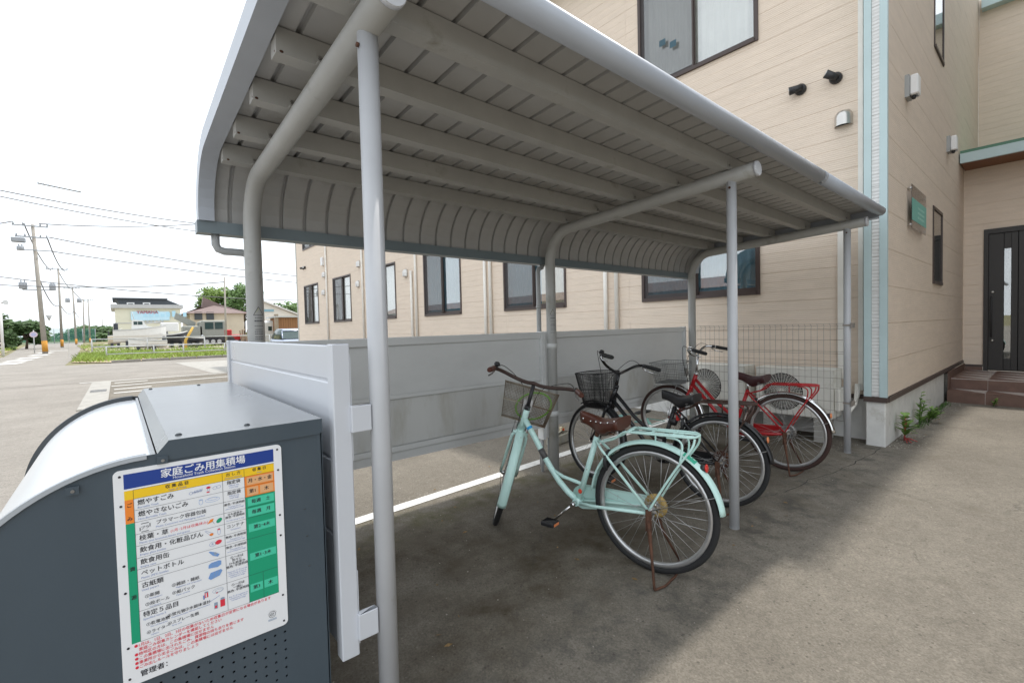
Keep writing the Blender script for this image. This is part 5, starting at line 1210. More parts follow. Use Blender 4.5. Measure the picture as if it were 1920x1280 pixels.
rail_fence('pipe_railing', [(-4.6,48),(-1.2,46.5),(2.4,44),(6.8,42),(11.5,40)], (.55,1.15), m_rail, 'taller grey pipe railing along the boat yard behind the verge', 'pipe railings', .045)
rail_fence('road_barrier', [(-21,66),(-15.5,65),(-11.4,64)], (.30,.6,.95), m_railw, 'white tubular barrier at the road bend beside the leaning pole', 'road barriers', .06)
gb = thing('guard_rail', (-15,50,0), 'white corrugated guard rail on the far roadside', 'guard rail')
for k in range(5):
    a = Vector((-19+k*2.2,47+k*1.8*2,0)); b = Vector((-19+(k+1)*2.2,47+(k+1)*3.6,0))
for k in range(4):
    a = Vector((-20.5+k*1.6,46+k*4.2)); b = Vector((-20.5+(k+1)*1.6,46+(k+1)*4.2))
    rows = [[(p.x+d,p.y,z) for d, z in ((0,.45),(.06,.52),(0,.60),(.06,.68),(0,.76))] for p in (a, b)]
    MB().sheet(rows, False).build('beam', m_railw, gb); MB().tube([(a.x-.05,a.y,0),(a.x-.05,a.y,.78)], .06, 8).build('post', m_rail, gb)
# utility poles along the road
def upole(px_b, Y, px_t, py_t, label, detail=2, r=.17):
    b = onY(px_b, 640, Y); t = onY(px_t, py_t, Y); h = t.z
    u = thing('utility_pole', (b.x,Y,0), label, 'utility pole', 'utility poles along the road')
    d = Vector((t.x-b.x,0,h)); at_ = lambda f: Vector((b.x,Y,0))+d*f
    MB().tube([at_(0)-Vector((0,0,.3)),at_(1)], [r,r*.6], 14).build('shaft', m_pole, u)
    MB().tube([at_(.015),at_(.10)], [r*1.03,r*1.01], 14).build('orange_band', M('pole_band', (.60,.28,.04), .7, var=.2), u) if detail else None
    for f, hw in ((.985,.95),(.90,.85))[:detail]:
        c = at_(f); MB().box(c.x-hw*1.3,c.x+hw*1.0,Y-.24,Y-.16,c.z-.05,c.z+.05).build('crossarm', m_steelg, u)
        for k in (-1.2,-.6,.5,.95): MB().lathe([(.05,0),(.07,.05),(.04,.10),(.06,.14),(.03,.2)], (c.x+k*hw,Y-.2,c.z+.05), (0,0,1), 8).build('insulator', m_steelg, u)
    return u, at_
def tank(u, c, r, h):
    o = MB().lathe([(r*.9,0),(r,.03),(r,h-.05),(r*.9,h),(r*.4,h+.04)], c, (0,0,1), 14).build('transformer', m_steelg, u)
    for k in (-1,1): MB().tube([(c[0]+k*r*.4,c[1],c[2]+h),(c[0]+k*r*.4,c[1],c[2]+h+.2)], .04, 6).build('bushing', m_steelg, o)
u1, at1 = upole(84, 56, 61, 421, 'leaning concrete utility pole with grey transformers and double crossarms', 2, .19)
c = at1(.895); MB().bbox(c.x-1.35,c.x-.5,55.6,56.1,c.z-.45,c.z-.05,.05).build('switch_box', m_steelg, u1)
c = at1(.80); MB().box(c.x-.9,c.x+1.0,55.72,55.80,c.z-.04,c.z+.04).build('crossarm', m_steelg, u1)
tank(u1, (c.x-.85,55.75,c.z-.08), .24, .34)
c = at1(.52); tank(u1, (c.x-.95,56,c.z-.2), .27, .55); tank(u1, (c.x+.85,56,c.z-.28), .22, .56); MB().box(c.x-1.0,c.x+.9,55.9,56.1,c.z-.3,c.z-.22).build('crossarm', m_steelg, u1)
c = at1(.30); MB().lathe([(.02,-.5),(.28,.0)], (c.x+.45,56,c.z), (0,0,1), 4).build('sign_cone', m_rail, u1)
u2, at2 = upole(116, 88, 109, 503, 'second utility pole from the leaning pole', 1, .17)
u3, at3 = upole(143, 118, 136, 539, 'third utility pole from the leaning pole with twin transformers', 1, .17)
c = at3(.74); tank(u3, (c.x-.8,118,c.z), .35, .7); tank(u3, (c.x+.8,118,c.z), .35, .7)
u4, at4 = upole(158, 150, 156, 560, 'fourth utility pole from the leaning pole', 0, .17)
u5, at5 = upole(169, 152, 165, 561, 'fifth utility pole from the leaning pole with small crossarm', 1, .17)
u6, at6 = upole(193, 230, 192, 598, 'faint utility pole far along the road', 0, .17)
lp, atl = upole(424, 45, 420.5, 519, 'street lighting pole with two arms behind the pipe railing', 0, .09)
lp['category'] = 'street light'; lp['group'] = 'street lights'; lp.name = 'street_light'
c = atl(.95)
for s_ in (-1,1):
    MB().tube([(c.x,45,c.z),(c.x+s_*.5,45,c.z+.05)], .03, 6).build('arm', m_pole, lp); MB().bbox(c.x+s_*.5,c.x+s_*1.35,44.85,45.15,c.z-.02,c.z+.14,.04).build('lamp_head', m_blackp, lp)
# overhead lines
def line(a, b, sag, r, label, n=24):
    a, b = Vector(a), Vector(b); pts = [a.lerp(b, k/n)-Vector((0,0,sag*4*(k/n)*(1-k/n))) for k in range(n+1)]
    MB().tube(pts, r*(1.6 if r > .02 else 3.2), 5).build('overhead_line', m_wirek, None, label, 'power line', 'overhead power lines')
t1 = at1(.99)
line(t1+Vector((-1.2,-.2,.2)), onY(-200,395,50), .6, .030, 'thick overhead line leaving the leaning pole top over the road')
line(t1+Vector((.4,-.2,.2)), onY(700,360,52), 1.6, .026, 'thick overhead line from the leaning pole top toward the shelter roof')
line(at1(.90)+Vector((.9,-.2,.1)), onY(760,530,60), .9, .014, 'thin overhead line from the leaning pole upper crossarm')
line(at1(.80)+Vector((1.0,-.2,0)), onY(760,545,60), .5, .013, 'thin overhead line from the leaning pole middle crossarm')
line(onY(-150,500,58), onY(760,560,60), 1.2, .013, 'thin overhead line crossing behind the leaning pole shaft')
line(onY(-150,524,50), atl(.93), .5, .022, 'dark low overhead line ending at the street lighting pole')
line(onY(-150,325,40), onY(420,425,46), .3, .011, 'faint upper overhead line passing the antenna')
line(onY(-150,335,40), onY(420,440,46), .3, .010, 'faint second overhead line just under the antenna')
line(at1(.985)+Vector((-.5,-.2,.15)), at2(.97)+Vector((-.7,0,0)), .7, .016, 'overhead line from leaning pole to second pole, roadside wire')
line(at1(.90)+Vector((.85,-.2,0)), at2(.97)+Vector((.7,0,0)), .7, .016, 'overhead line from leaning pole to second pole, field side wire')
line(at1(.62), at2(.55), 1.2, .03, 'sagging telephone cable from leaning pole to second pole')
line(at2(.55), at3(.60), 1.0, .03, 'sagging telephone cable from second to third pole')
line(at2(.97), at3(.97), .6, .016, 'overhead line from second to third pole top')
line(at3(.60), at4(.60), .8, .03, 'sagging telephone cable from third to fourth pole')
line(at3(.95), at5(.95), .6, .02, 'overhead line from third to fifth pole top')
# aerial on a thin pale mast
p = onY(112, 352, 42); ant = thing('tv_antenna', (p.x,42,0), 'horizontal television antenna on a thin pale mast above the wires', 'antenna')
MB().tube([(p.x,42,0),(p.x,42,p.z)], .007, 6).build('mast', M('pale_mast', (.80,.82,.84), .4, var=0), ant)
MB().tube([(p.x-1.05,42,p.z+.12),(p.x+1.05,42,p.z-.12)], .05, 5).build('boom', m_steelg, ant)
for k in range(9): x = p.x-1.0+k*.25; MB().tube([(x,41.8,p.z+.115-.029*k),(x,42.2,p.z+.115-.029*k)], .02, 4).build('element', m_steelg, ant)
# boat shop with sign
def bx_at(px0, px1, py_top, Y, depth, mat, name, parent=None, z0=0):
    a = onY(px0, 620, Y); b = onY(px1, 620, Y); t = onY((px0+px1)/2, py_top, Y)
    return a.x, b.x, t.z
m_shop = M('shop_cream', (.66,.65,.52), .7, var=.05, scale=.6); m_shopdark = M('shop_dark', (.055,.065,.075), .6, var=.1)
xa, xb, zt = bx_at(217, 340, 578, 78, 10, m_shop, '')
shop = thing('boat_shop', ((xa+xb)/2,80,0), 'cream boat shop with pale blue signboard and dark upper storey', 'building')
MB().box(xa,xb,78,90,0,zt).build('wall', m_shop, shop)
MB().box(xa-.4,xb+.3,77.7,90.2,zt,zt+.5).build('cornice', m_rail, shop)
a = onY(228, 575, 79); b = onY(336, 575, 79); t = onY(280, 561, 79)
MB().prism([(a.x,zt+.5),(b.x+.2,zt+.5),(b.x-1.4,t.z),(a.x-.6,t.z)], 'y', 79, 88).build('upper_storey', m_shopdark, shop)
MB().box(a.x-.9,b.x-1.3,78.7,88.4,t.z,t.z+.14).build('roof', m_shopdark, shop)
for pxw in (245, 275): 
    w_ = onY(pxw, 572, 78.9); f_ = MB().box(w_.x-.4,w_.x+.4,78.85,79.0,w_.z-.3,w_.z+.35).build('window', m_railw, shop); MB().box(w_.x-.25,w_.x+.25,78.8,78.86,w_.z-.2,w_.z+.2).build('pane', m_shopdark, f_)
s0 = onY(245, 584, 77.9); s1 = onY(318, 600, 77.9)
sg = MB().box(s0.x,s1.x,77.85,77.99,s1.z,s0.z).build('signboard', M('sign_sky', (.50,.72,.84), .6, var=.08, scale=1.5), shop)
c_ = onY(282, 588, 77.8); text_mb('YAMAHA', .55, (c_.x-.3,77.80,c_.z+.02), (1,0,0), (0,0,1), .03, 'CENTER').build('lettering', M('sign_pink', (.75,.33,.40), .6, var=0), sg, kind='stuff')
c_ = onY(285, 601, 77.8)
for k in range(7): MB().box(c_.x-1.4+k*.4,c_.x-1.15+k*.4,77.90,77.99,c_.z-.22,c_.z+.12).build('sign_letter', M('sign_grey', (.45,.50,.52), .6, var=0), shop)
for k in range(8): MB().box(s0.x+1.3+k*.62,s0.x+1.7+k*.62,77.82,77.849,s1.z+.45,s1.z+.85+.2*(k % 3)).build('sign_mark', M('sign_cyan', (.42,.68,.82), .6, var=0), sg)
MB().box(xa-.03,xb+.03,77.95,77.985,zt*.60,zt*.60+.10).build('wall_band', m_rail, shop)
# tan house with brown hip roof
m_tan = M('house_tan', (.52,.46,.36), .8, var=.06, scale=.8); m_hip = M('roof_brown', (.19,.135,.125), .7, var=.12, scale=1.2)
a = onY(346, 620, 84); b = onY(470, 620, 84); e_ = onY(400, 587, 84).z; r_ = onY(400, 569, 88).z
hs = thing('tan_house', ((a.x+b.x)/2,88,0), 'tan house with brown hip roof beyond the boat yard', 'house')
MB().box(a.x+.8,b.x-.8,84.6,95,0,e_).build('wall', m_tan, hs)
xm0, xm1 = a.x+5.4, b.x-5.0
MB().add([(a.x,84,e_),(b.x,84,e_),(b.x,95.6,e_),(a.x,95.6,e_),(xm0,89.8,r_),(xm1,89.8,r_)], [(0,1,5,4),(2,3,4,5),(1,2,5),(3,0,4),(0,3,2,1)]).build('roof', m_hip, hs)
p = onY(384, 565, 90); MB().prism([(p.x-.6,r_-.6),(p.x+2.6,r_-.4),(p.x-.3,r_+1.1)], 'y', 89, 90).build('roof_gable', m_hip, hs)
for pxw in (394, 372): w_ = onY(pxw, 592, 84.5); MB().box(w_.x-.5,w_.x+.5,84.45,84.58,w_.z-.6,w_.z+.6).build('window', m_shopdark, hs)
# grey truck crane
m_crane = M('crane_grey', (.27,.28,.25), .55, var=.08); m_dkglass = M('cab_glass', (.03,.06,.06), .12, var=.1)
a = onY(338, 628, 60); b = onY(426, 628, 60); W_ = b.x-a.x
cr_ = thing('crane_truck', ((a.x+b.x)/2,61,0), 'grey truck crane with angled boom parked in the boat yard', 'truck')
MB().bbox(a.x+.5,b.x,60,62.4,.55,1.05,.05).build('chassis', m_navy, cr_)
MB().bbox(b.x-2.4,b.x-.1,60,62.4,1.05,2.9,.12).build('cab', m_crane, cr_)
MB().box(b.x-2.1,b.x-1.3,59.96,59.995,1.9,2.65).build('cab_window', m_dkglass, cr_); MB().box(b.x-1.15,b.x-.4,59.96,59.995,1.9,2.65).build('cab_window', m_dkglass, cr_)
MB().bbox(a.x+2.4,b.x-2.6,60.1,62.3,1.06,2.75,.08).build('crane_house', m_crane, cr_); MB().box(a.x+3.1,a.x+3.9,60.06,60.095,1.9,2.6).build('cab_window', m_dkglass, cr_)
MB().obox(((a.x-.2+b.x-3)/2,61.2,2.9), ((b.x-3-a.x+.4)/2,0,-.55), (0,.35,0), (.08,0,.32)).build('boom', m_crane, cr_)
MB().bbox(a.x+.3,a.x+2.3,60.1,62.3,.8,2.3,.1).build('counterweight', m_crane, cr_)
for k in range(5):
    x = a.x+1.2+k*(W_-2)/4; wl = MB().lathe([(.2,0),(.5,.02),(.52,.1),(.52,.3),(.5,.38)], (x,59.95,.52), (0,1,0), 16).build('wheel', m_tyre, cr_); MB().lathe([(.22,0),(.2,.03)], (x,59.9,.52), (0,1,0), 12).build('hub', m_rail, wl)
# boats
def boat(px0, px1, Y, h, label, mat, cabin=True, z0=.55, flip=False, dark=False):
    a = onY(px0, 632, Y); b = onY(px1, 632, Y); L = b.x-a.x; t = thing('boat', ((a.x+b.x)/2,Y,0), label, 'boat', 'boats stored in the boat yard')
    rows = []
    for k in range(11):
        s_ = k/10; u = s_ if not flip else 1-s_; x = a.x+L*u; wd = .95*min(1, (1-s_)*2.6)**.7*(.85+.15*min(1,s_*4)); kz = z0+.25*max(0,(s_-.55)/.45)**2*h*1.6; gz = z0+h*(1+.35*s_*s_)
        wd = max(wd, .02); rows.append([(x,Y-wd,gz),(x,Y-wd*.92,z0+h*.55+(kz-z0)*.5),(x,Y-wd*.55,kz+.1),(x,Y,kz),(x,Y+wd*.55,kz+.1),(x,Y+wd*.92,z0+h*.55+(kz-z0)*.5),(x,Y+wd,gz),(x,Y,gz+.06)])
    if flip: rows = rows[::-1]
    MB().loft(rows, False).build('hull', mat, t)
    MB().loft([[(r[0][0],r[0][1]-.03,r[0][2]-.05),(r[0][0],r[0][1]-.03,r[0][2]+.05),(r[6][0],r[6][1]+.03,r[6][2]+.05),(r[6][0],r[6][1]+.03,r[6][2]-.05)] for r in rows], False).build('gunwale', m_rail if mat is m_hull else m_hull, t)
    if cabin:
        sg_ = -1 if flip else 1; xc = (a.x+b.x)/2; g_ = z0+h*1.05; X_ = lambda f: xc+sg_*L*f
        MB().prism([(X_(-.16),g_),(X_(.30),g_+.12),(X_(.12),g_+.36),(X_(.05),g_+.86),(X_(-.14),g_+.92)], 'y', Y-.60, Y+.60).build('cabin', mat, t)
        for q0, q1 in ((-.12,-.05),(-.04,.045)): MB().box(X_(q0),X_(q1),Y-.625,Y-.605,g_+.45,g_+.76).build('cabin_window', m_dkglass, t)
        MB().tube([(X_(.05),Y-.5,g_+.3),(X_(.15),Y-.6,g_+.55),(X_(.42),Y-.25,g_+.75)], .03, 5).build('hand_rail', m_rail, t)
        MB().tube([(X_(-.1),Y,g_+.9),(X_(-.14),Y,g_+1.7)], .03, 5).build('mast', m_rail, t)
    MB().bbox(a.x+(L*.02 if not flip else L*.88),a.x+(L*.10 if not flip else L*.98),Y-.25,Y+.25,z0+h*.4,z0+h*1.6,.08).build('outboard_motor', m_navy if not dark else m_steelg, t)
    for f_ in (.25,.65): MB().box(a.x+L*f_-.12,a.x+L*f_+.12,Y-.7,Y+.7,0,z0+.12).build('cradle', m_navy, t)
boat(212, 312, 56, 1.15, 'white cabin cruiser on a cradle before the boat shop', m_hull, True, .75)
boat(240, 312, 49, .60, 'slim white open boat lying nearest the pipe railing', m_hull, False, .30, True)
boat(202, 232, 64, .9, 'small cream boat with cabin at the edge of the yard road', M('boat_cream', (.66,.60,.48), .4, var=.1), True, .5)
boat(311, 352, 58, .95, 'black hulled boat with white stern beside the yellow boom', m_navy, False, .45, False, True)
boat(345, 382, 55, .5, 'small dark skiff in front of the grey crane truck', m_navy, False, .5, True, True)
p = onY(318, 613, 57.5); MB().bbox(p.x-.75,p.x+.75,57.2,57.9,p.z-.45,p.z+.45,.08).build('stern_locker', m_hull, None, 'white locker box resting on the black boat stern', 'locker')
yb = thing('yellow_boom', (onY(349,632,47).x,47,0), 'short slanting yellow loading boom behind the pipe railing', 'loading boom')
a = onY(348, 640, 47); b = onY(362, 613, 47); MB().tube([(a.x,47,0),(a.x,47,a.z+.1),(b.x,47,b.z)], [.11,.11,.09], 8).build('boom_arm', M('crane_yellow', (.58,.36,.06), .5, var=.15), yb); MB().box(a.x-.4,a.x+.4,46.7,47.3,0,.12).build('boom_base', m_steelg, yb)
# red tractor among timbers
p = onY(440, 630, 57); tr_ = thing('red_tractor', (p.x,57,0), 'small red tractor beside stacked timbers in the yard', 'tractor')
MB().bbox(p.x-.6,p.x+.7,56.6,57.4,.6,1.25,.08).build('bonnet', m_redp, tr_); MB().bbox(p.x-.9,p.x-.3,56.6,57.4,1.0,1.8,.08).build('seat_guard', m_redp, tr_)
for dx, r in ((-.6,.55),(.6,.38)): MB().lathe([(r*.4,0),(r,.03),(r,.22),(r*.9,.28)], (p.x+dx,56.35,r), (0,1,0), 16).build('wheel', m_tyre, tr_)
for k in range(6):
    q = onY(452+k*3, 630, 56); MB().obox((q.x,56,.8+.1*(k % 3)), (.05+.03*(k % 2),0,.03), (0,.05,0), (.10*(k % 3-1),0,.85)).build('timber', M('timber_old', (.24,.17,.12), .9, var=.2), None, 'old timber post leaning by the red tractor', 'timber', 'timbers stacked in the yard')
# white gable warehouse, brown shed, white van
a = onY(489, 600, 66); b = onY(575, 600, 66); e_ = onY(553, 594, 66).z; r_ = onY(497, 566, 66).z
wh_ = thing('warehouse', ((a.x+b.x)/2,70,0), 'pale gable warehouse with small blue window behind the brown shed', 'building')
xm = onY(492, 566, 66).x; MB().prism([(a.x,0),(b.x,0),(b.x,e_-.3),(xm,r_),(a.x,r_-.2)], 'y', 66, 69).build('wall', M('warehouse_wall', (.66,.63,.57), .8, var=.05), wh_)
MB().prism([(b.x+.3,e_-.32),(xm,r_+.02),(xm,r_+.2),(b.x+.3,e_-.1)], 'y', 65.6, 69.2).build('roof', M('warehouse_roof', (.60,.59,.56), .6, var=.08), wh_)
w_ = onY(505, 582, 65.9); MB().box(w_.x-.75,w_.x+.55,65.9,65.99,w_.z-.14,w_.z+.14).build('window', M('blue_shutter', (.20,.36,.44), .5, var=.1), wh_)
a = onY(522, 600, 44); b = onY(575, 600, 44); t = onY(540, 595, 44)
sd_ = thing('brown_shed', ((a.x+b.x)/2,45,0), 'flat roofed brown shed beside the white van', 'shed')
m_shed = M('shed_brown', (.27,.135,.06), .8, var=.12, scale=1, stretch=(4,4,.3))
for k in range(12):
    x0 = a.x+(b.x-a.x)*k/12; x1 = a.x+(b.x-a.x)*(k+1)/12; MB().box(x0+.01,x1-.01,44.0,44.05,0,t.z).build('plank', m_shed, sd_)
MB().box(a.x+.01,b.x-.01,44.051,47,0,t.z-.02).build('wall', m_shed, sd_); MB().box(a.x-.3,b.x+.2,43.8,47.2,t.z,t.z+.12).build('roof', m_rail, sd_)
MB().box(a.x-.28,a.x-.02,43.9,44.3,0,t.z+.3).build('corner_post', M('shed_post', (.30,.24,.18), .8), sd_)
a = onY(484, 630, 46); b = onY(520, 630, 46); t = onY(505, 601, 46)
vn = thing('white_van', ((a.x+b.x)/2,47,0), 'white box van parked beside the brown shed', 'van')
MB().loft([[(a.x+(b.x-a.x)*f_, y_, z_) for y_, z_ in ((46,.5),(46,zz*.93),(46.2,zz),(47.6,zz),(47.8,zz*.93),(47.8,.5))] for f_, zz in ((0,t.z),(.8,t.z),(.93,t.z*.96),(1,t.z*.80))], False).build('body', m_hull, vn)
MB().box(b.x-.75,b.x-.45,45.96,45.995,t.z*.62,t.z*.78).build('window', m_dkglass, vn)
for f_ in (.2,.8): MB().lathe([(.15,0),(.34,.02),(.34,.2)], (a.x+(b.x-a.x)*f_,45.97,.34), (0,1,0), 14).build('wheel', m_tyre, vn)
# car parked along the building
def car(c, label, col):
    t = thing('car', (c.x,c.y,0), label, 'car'); X, Y = c.x, c.y
    def ringc(y, wd, zb, zt_): return [(X-wd,y,zb+.1),(X-wd*.9,y,zb),(X+wd*.9,y,zb),(X+wd,y,zb+.1),(X+wd,y,zt_-.15),(X+wd*.88,y,zt_),(X-wd*.88,y,zt_),(X-wd,y,zt_-.15)]
    MB().loft([ringc(Y+u, w_, .25, h_) for u, w_, h_ in ((-2.0,.66,.72),(-1.85,.80,.80),(-1.0,.84,.92),(0,.85,.95),(1.2,.85,.97),(1.85,.82,.95),(2.0,.74,.86))], True).build('body', col, t)
    MB().loft([[(X-w_,Y+u,.94),(X+w_,Y+u,.94),(X+w_*k_,Y+u2,h_),(X-w_*k_,Y+u2,h_)] for u, u2, w_, k_, h_ in ((-1.15,-.55,.80,.82,1.42),(-.4,-.35,.82,.84,1.53),(.7,.7,.82,.84,1.55),(1.7,1.45,.80,.82,1.45))], True).build('cabin', m_dkglass, t)
    MB().loft([[(X-.62,Y+u,h_),(X+.62,Y+u,h_),(X+.60,Y+u,h_+.03),(X-.60,Y+u,h_+.03)] for u, h_ in ((-.6,1.42),(-.35,1.52),(.7,1.545),(1.45,1.46))], True).build('roof', col, t)
    for s_ in (-1,1):
        MB().tube([(X+s_*.78,Y-1.12,.95),(X+s_*.66,Y-.56,1.42)], .035, 6).build('pillar', col, t)
        for u in (-1.25,1.25): wl = MB().lathe([(.15,0),(.30,.02),(.30,.17),(.26,.2)], (X+s_*.70,Y+u,.30), (s_,0,0), 16).build('wheel', m_tyre, t); MB().lathe([(.19,0),(.17,.02)], (X+s_*.905,Y+u,.30), (s_,0,0), 12).build('hub', m_alu, wl)
        MB().bbox(X+s_*.5-.14,X+s_*.5+.14,Y-2.0,Y-1.9,.6,.72,.02).build('headlight', m_lampw, t)
car(onY(545, 622, 31), 'silver blue car parked past the apartment building, seen over the fence', M('car_silver', (.45,.50,.62), .25, var=.02, metal=.4))
# trees, net fence, left roadside
def tree(x, y, h, rx, rz_, label, mat, n=2600, trunk=.16, ls=.32):
    t = thing('tree', (x,y,0), label, 'tree', 'trees in the distance')
    MB().tube([(x,y,0),(x+.1,y,h*.3),(x-.05,y+.1,h*.62)], [trunk,trunk*.75,trunk*.35], 8).build('trunk', M('bark', (.13,.10,.075), .9, var=.2), t)
    lb = MB(); cl_ = []
    for k in range(16):
        a = random.uniform(0,2*PI); e = random.uniform(-.5,1); r = random.uniform(.35,.8)
        c = Vector((x+rx*r*math.cos(a)*math.sqrt(max(.1,1-e*e*.7)), y+rx*r*math.sin(a)*math.sqrt(max(.1,1-e*e*.7)), h-rz_+rz_*e*.8)); cl_.append((c, random.uniform(.22,.42)))
        lb.tube([(x,y,h*.35),(x+(c.x-x)*.5,y+(c.y-y)*.5,h*.35+(c.z-h*.35)*.6),c], [trunk*.4,trunk*.25,.02], 5)
    lb.build('limbs', MATS['bark'], t)
    lf = MB()
    for k in range(n):
        c, cr2 = random.choice(cl_); d = Vector((random.gauss(0,1),random.gauss(0,1),random.gauss(0,1))).normalized()*random.random()**.4
        q = c+Vector((d.x*rx*cr2*1.2,d.y*rx*cr2*1.2,d.z*rz_*cr2*1.2)); u = Vector((random.uniform(-1,1),random.uniform(-1,1),random.uniform(-.5,.5))).normalized(); v = u.orthogonal().normalized(); s_ = ls*random.uniform(.6,1.2)
        lf.add([q-u*s_,q+v*s_*.5,q+u*s_,q-v*s_*.5], [(0,1,2,3)])
    lf.build('crown', mat, t, kind='stuff')
m_fol1 = M('foliage_light', (.135,.215,.035), .7, var=.35, scale=.8); m_fol2 = M('foliage_dark', (.055,.105,.03), .7, var=.35, scale=.8); m_fol3 = M('foliage_mid', (.085,.16,.035), .7, var=.35, scale=.8)
p = onY(405, 545, 98); tree(p.x, 98, p.z+.6, 3.6, 3.0, 'light green round tree behind the tan house', m_fol1, 3600)
p = onY(455, 532, 96); tree(p.x, 96, p.z+.4, 4.0, 4.6, 'tall green tree behind the rear shelter post', m_fol3, 3800)
p = onY(545, 578, 120); tree(p.x, 120, p.z+1, 6, 4, 'distant green tree behind the warehouse roof', m_fol3, 2000, .2, .5)
p = onY(47, 604, 86); tree(p.x, 86, p.z, 2.3, 1.9, 'low dark green tree beside the leaning utility pole', m_fol2, 2600)
p = onY(4, 596, 80); tree(p.x-.3, 80, p.z, 1.9, 2.6, 'dark green tree before the net at the road bend', m_fol2, 2200)
p = onY(186, 622, 180); tree(p.x, 180, p.z+1.5, 9, 3.0, 'far dark tree clump beside the boat shop', m_fol2, 2500, .2, .7)
net = thing('net_fence', (-60,140,0), 'tall green ball-stop net fence far across the field', 'net fence')
m_netg = M('net_green', (.05,.20,.16), .8, var=.2); m_netg.node_tree.nodes['Principled BSDF'].inputs['Alpha'].default_value = .42
a = onY(-60, 612, 135); b = onY(178, 613, 165); nh = 3.6
for k in range(16):
    f_ = k/15; x = a.x+(b.x-a.x)*f_; y = 135+30*f_; MB().tube([(x,y,0),(x,y,nh)], .07, 6).build('post', m_steelg, net)
MB().add([(a.x,135,0),(b.x,165,0),(b.x,165,nh),(a.x,135,nh)], [(0,1,2,3)]).build('netting', m_netg, net)
hd = MB(); rows = []
for k in range(60):
    x = -160+k*4; rows.append([(x,230,-.1),(x,231,1.5+1.2*abs(math.sin(k*1.7)*math.sin(k*.6)))])
MB().sheet([[r[0] for r in rows],[r[1] for r in rows],[(r[1][0],236,r[1][2]) for r in rows],[(r[0][0],240,-.1) for r in rows]], False).build('treeline', m_fol2, None, kind='structure')
sp_ = thing('speaker_pole', (onY(1,640,52).x,52,0), 'white pole with horn speaker at the roadside barrier', 'pole')
q = onY(0, 568, 52); MB().tube([(q.x,52,0),(q.x,52,q.z+.3)], .09, 8).build('shaft', m_railw, sp_); MB().lathe([(.05,0),(.08,.15),(.2,.35)], (q.x+.1,51.9,q.z), (.7,-.7,.1), 12).build('horn', m_rail, sp_)
q = onY(63, 627, 60); rs_ = thing('road_sign', (q.x,60,0), 'faded round road sign at the end of the white barrier', 'road sign')
MB().tube([(q.x,60,0),(q.x,60,q.z+.4)], .04, 8).build('sign_post', m_rail, rs_); MB().lathe([(.27,0),(.27,.02)], (q.x,59.95,q.z), (0,-1,0), 20).build('sign_face', M('sign_faded', (.62,.52,.58), .6, var=.05), rs_); MB().lathe([(.17,0),(.17,.006)], (q.x,59.925,q.z), (0,-1,0), 20).build('sign_disc', M('sign_lilac', (.45,.45,.66), .6, var=.05), rs_)

# ------------------------------------------------------------------ unseen block added behind the camera to shade the return wall
nb = thing('added_shade_block', (13,-8,0), 'plain grey-beige two-storey block facing the entrance across the forecourt', 'building')
m_nb = M('block_render', (.20,.18,.15), .85, var=.08, scale=.7)
MB().box(1.0,27,-13,-5.6,0,10.5).build('wall', m_nb, nb); MB().box(.6,27.5,-13.5,-5.2,10.5,10.8).build('roof', m_hip, nb)
for k in range(6):
    for z in (1.0,4.2):
        f_ = MB().box(2.6+k*3.9,4.4+k*3.9,-5.6,-5.56,z,z+1.5).build('window', m_frame, nb); MB().box(2.7+k*3.9,4.3+k*3.9,-5.559,-5.55,z+.1,z+1.4).build('pane', m_dkglass, f_)
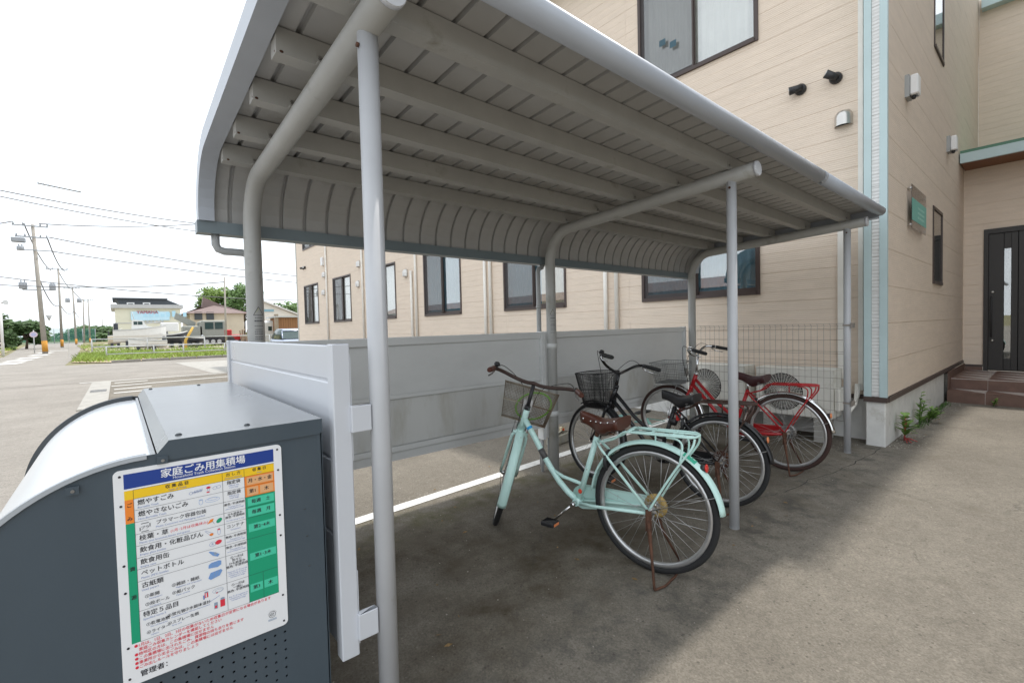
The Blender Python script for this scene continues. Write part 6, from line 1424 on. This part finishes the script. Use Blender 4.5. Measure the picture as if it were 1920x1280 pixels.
# long low store added out of view to darken the lower window reflections
ls = thing('added_unseen_store', (-33,40,0), 'long low grey-blue storehouse across the road, mirrored in the window panes', 'building')
m_ls = M('store_wall', (.10,.13,.16), .8, var=.1, scale=.5)
MB().box(-38,-30,4,86,0,4.3).build('wall', m_ls, ls); MB().prism([(-38.4,4.3),(-29.6,4.3),(-34,5.6)], 'y', 3.5, 86.5).build('roof', m_hip, ls)
for k in range(13): MB().box(-30,-29.96,6.5+k*6,9.5+k*6,0,3.0).build('shutter', m_steelg, ls)

# ------------------------------------------------------------------ loose grit and dry leaves swept against the edges
gr = MB(); rg_ = random.Random(3)
def pebble(x, y, r):
    a = rg_.uniform(0, PI); pts = [(x+r*math.cos(a+k*PI/2.5)*rg_.uniform(.7,1.2), y+r*math.sin(a+k*PI/2.5)*rg_.uniform(.7,1.2), 0) for k in range(5)]
    gr.add(pts+[(x,y,r*rg_.uniform(.5,.9))], [(k,(k+1) % 5,5) for k in range(5)])
for k in range(700): pebble(rg_.uniform(-2.3,2.9), 1.70+abs(rg_.gauss(0,.25)), rg_.uniform(.003,.008))
for k in range(500): pebble(rg_.uniform(3.0,6.8), -.225-abs(rg_.gauss(0,.10)), rg_.uniform(.003,.010))
for k in range(900): pebble(rg_.uniform(-2.6,6.5), rg_.uniform(-2.2,1.6), rg_.uniform(.002,.005))
for k in range(250): pebble(rg_.gauss(2.75,.15), rg_.uniform(0,1.7), rg_.uniform(.003,.009))
gr.build('loose_grit', M('grit_stone', (.30,.275,.24), .95, var=.5, scale=40), None, 'loose grit and tiny stones scattered on the asphalt', 'grit', kind='stuff')
lf_ = MB()
for k in range(70):
    x, y = (rg_.uniform(-2.2,2.4), rg_.uniform(-.2,2.2)) if k < 45 else (rg_.uniform(3.1,6.7), -.25-abs(rg_.gauss(0,.15))); a = rg_.uniform(0,2*PI); L_ = rg_.uniform(.008,.022)
    u = Vector((math.cos(a),math.sin(a),0))*L_; v = Vector((-math.sin(a),math.cos(a),0))*L_*.4; c = Vector((x,y,.003))
    lf_.add([c-u, c+v+Vector((0,0,.004)), c+u+Vector((0,0,.003)), c-v], [(0,1,2,3)])
lf_.build('leaf_litter', M('dry_leaf', (.22,.14,.06), .8, var=.5, scale=60), None, 'scattered dry leaf bits on the asphalt under the shelter', 'leaf litter', kind='stuff')
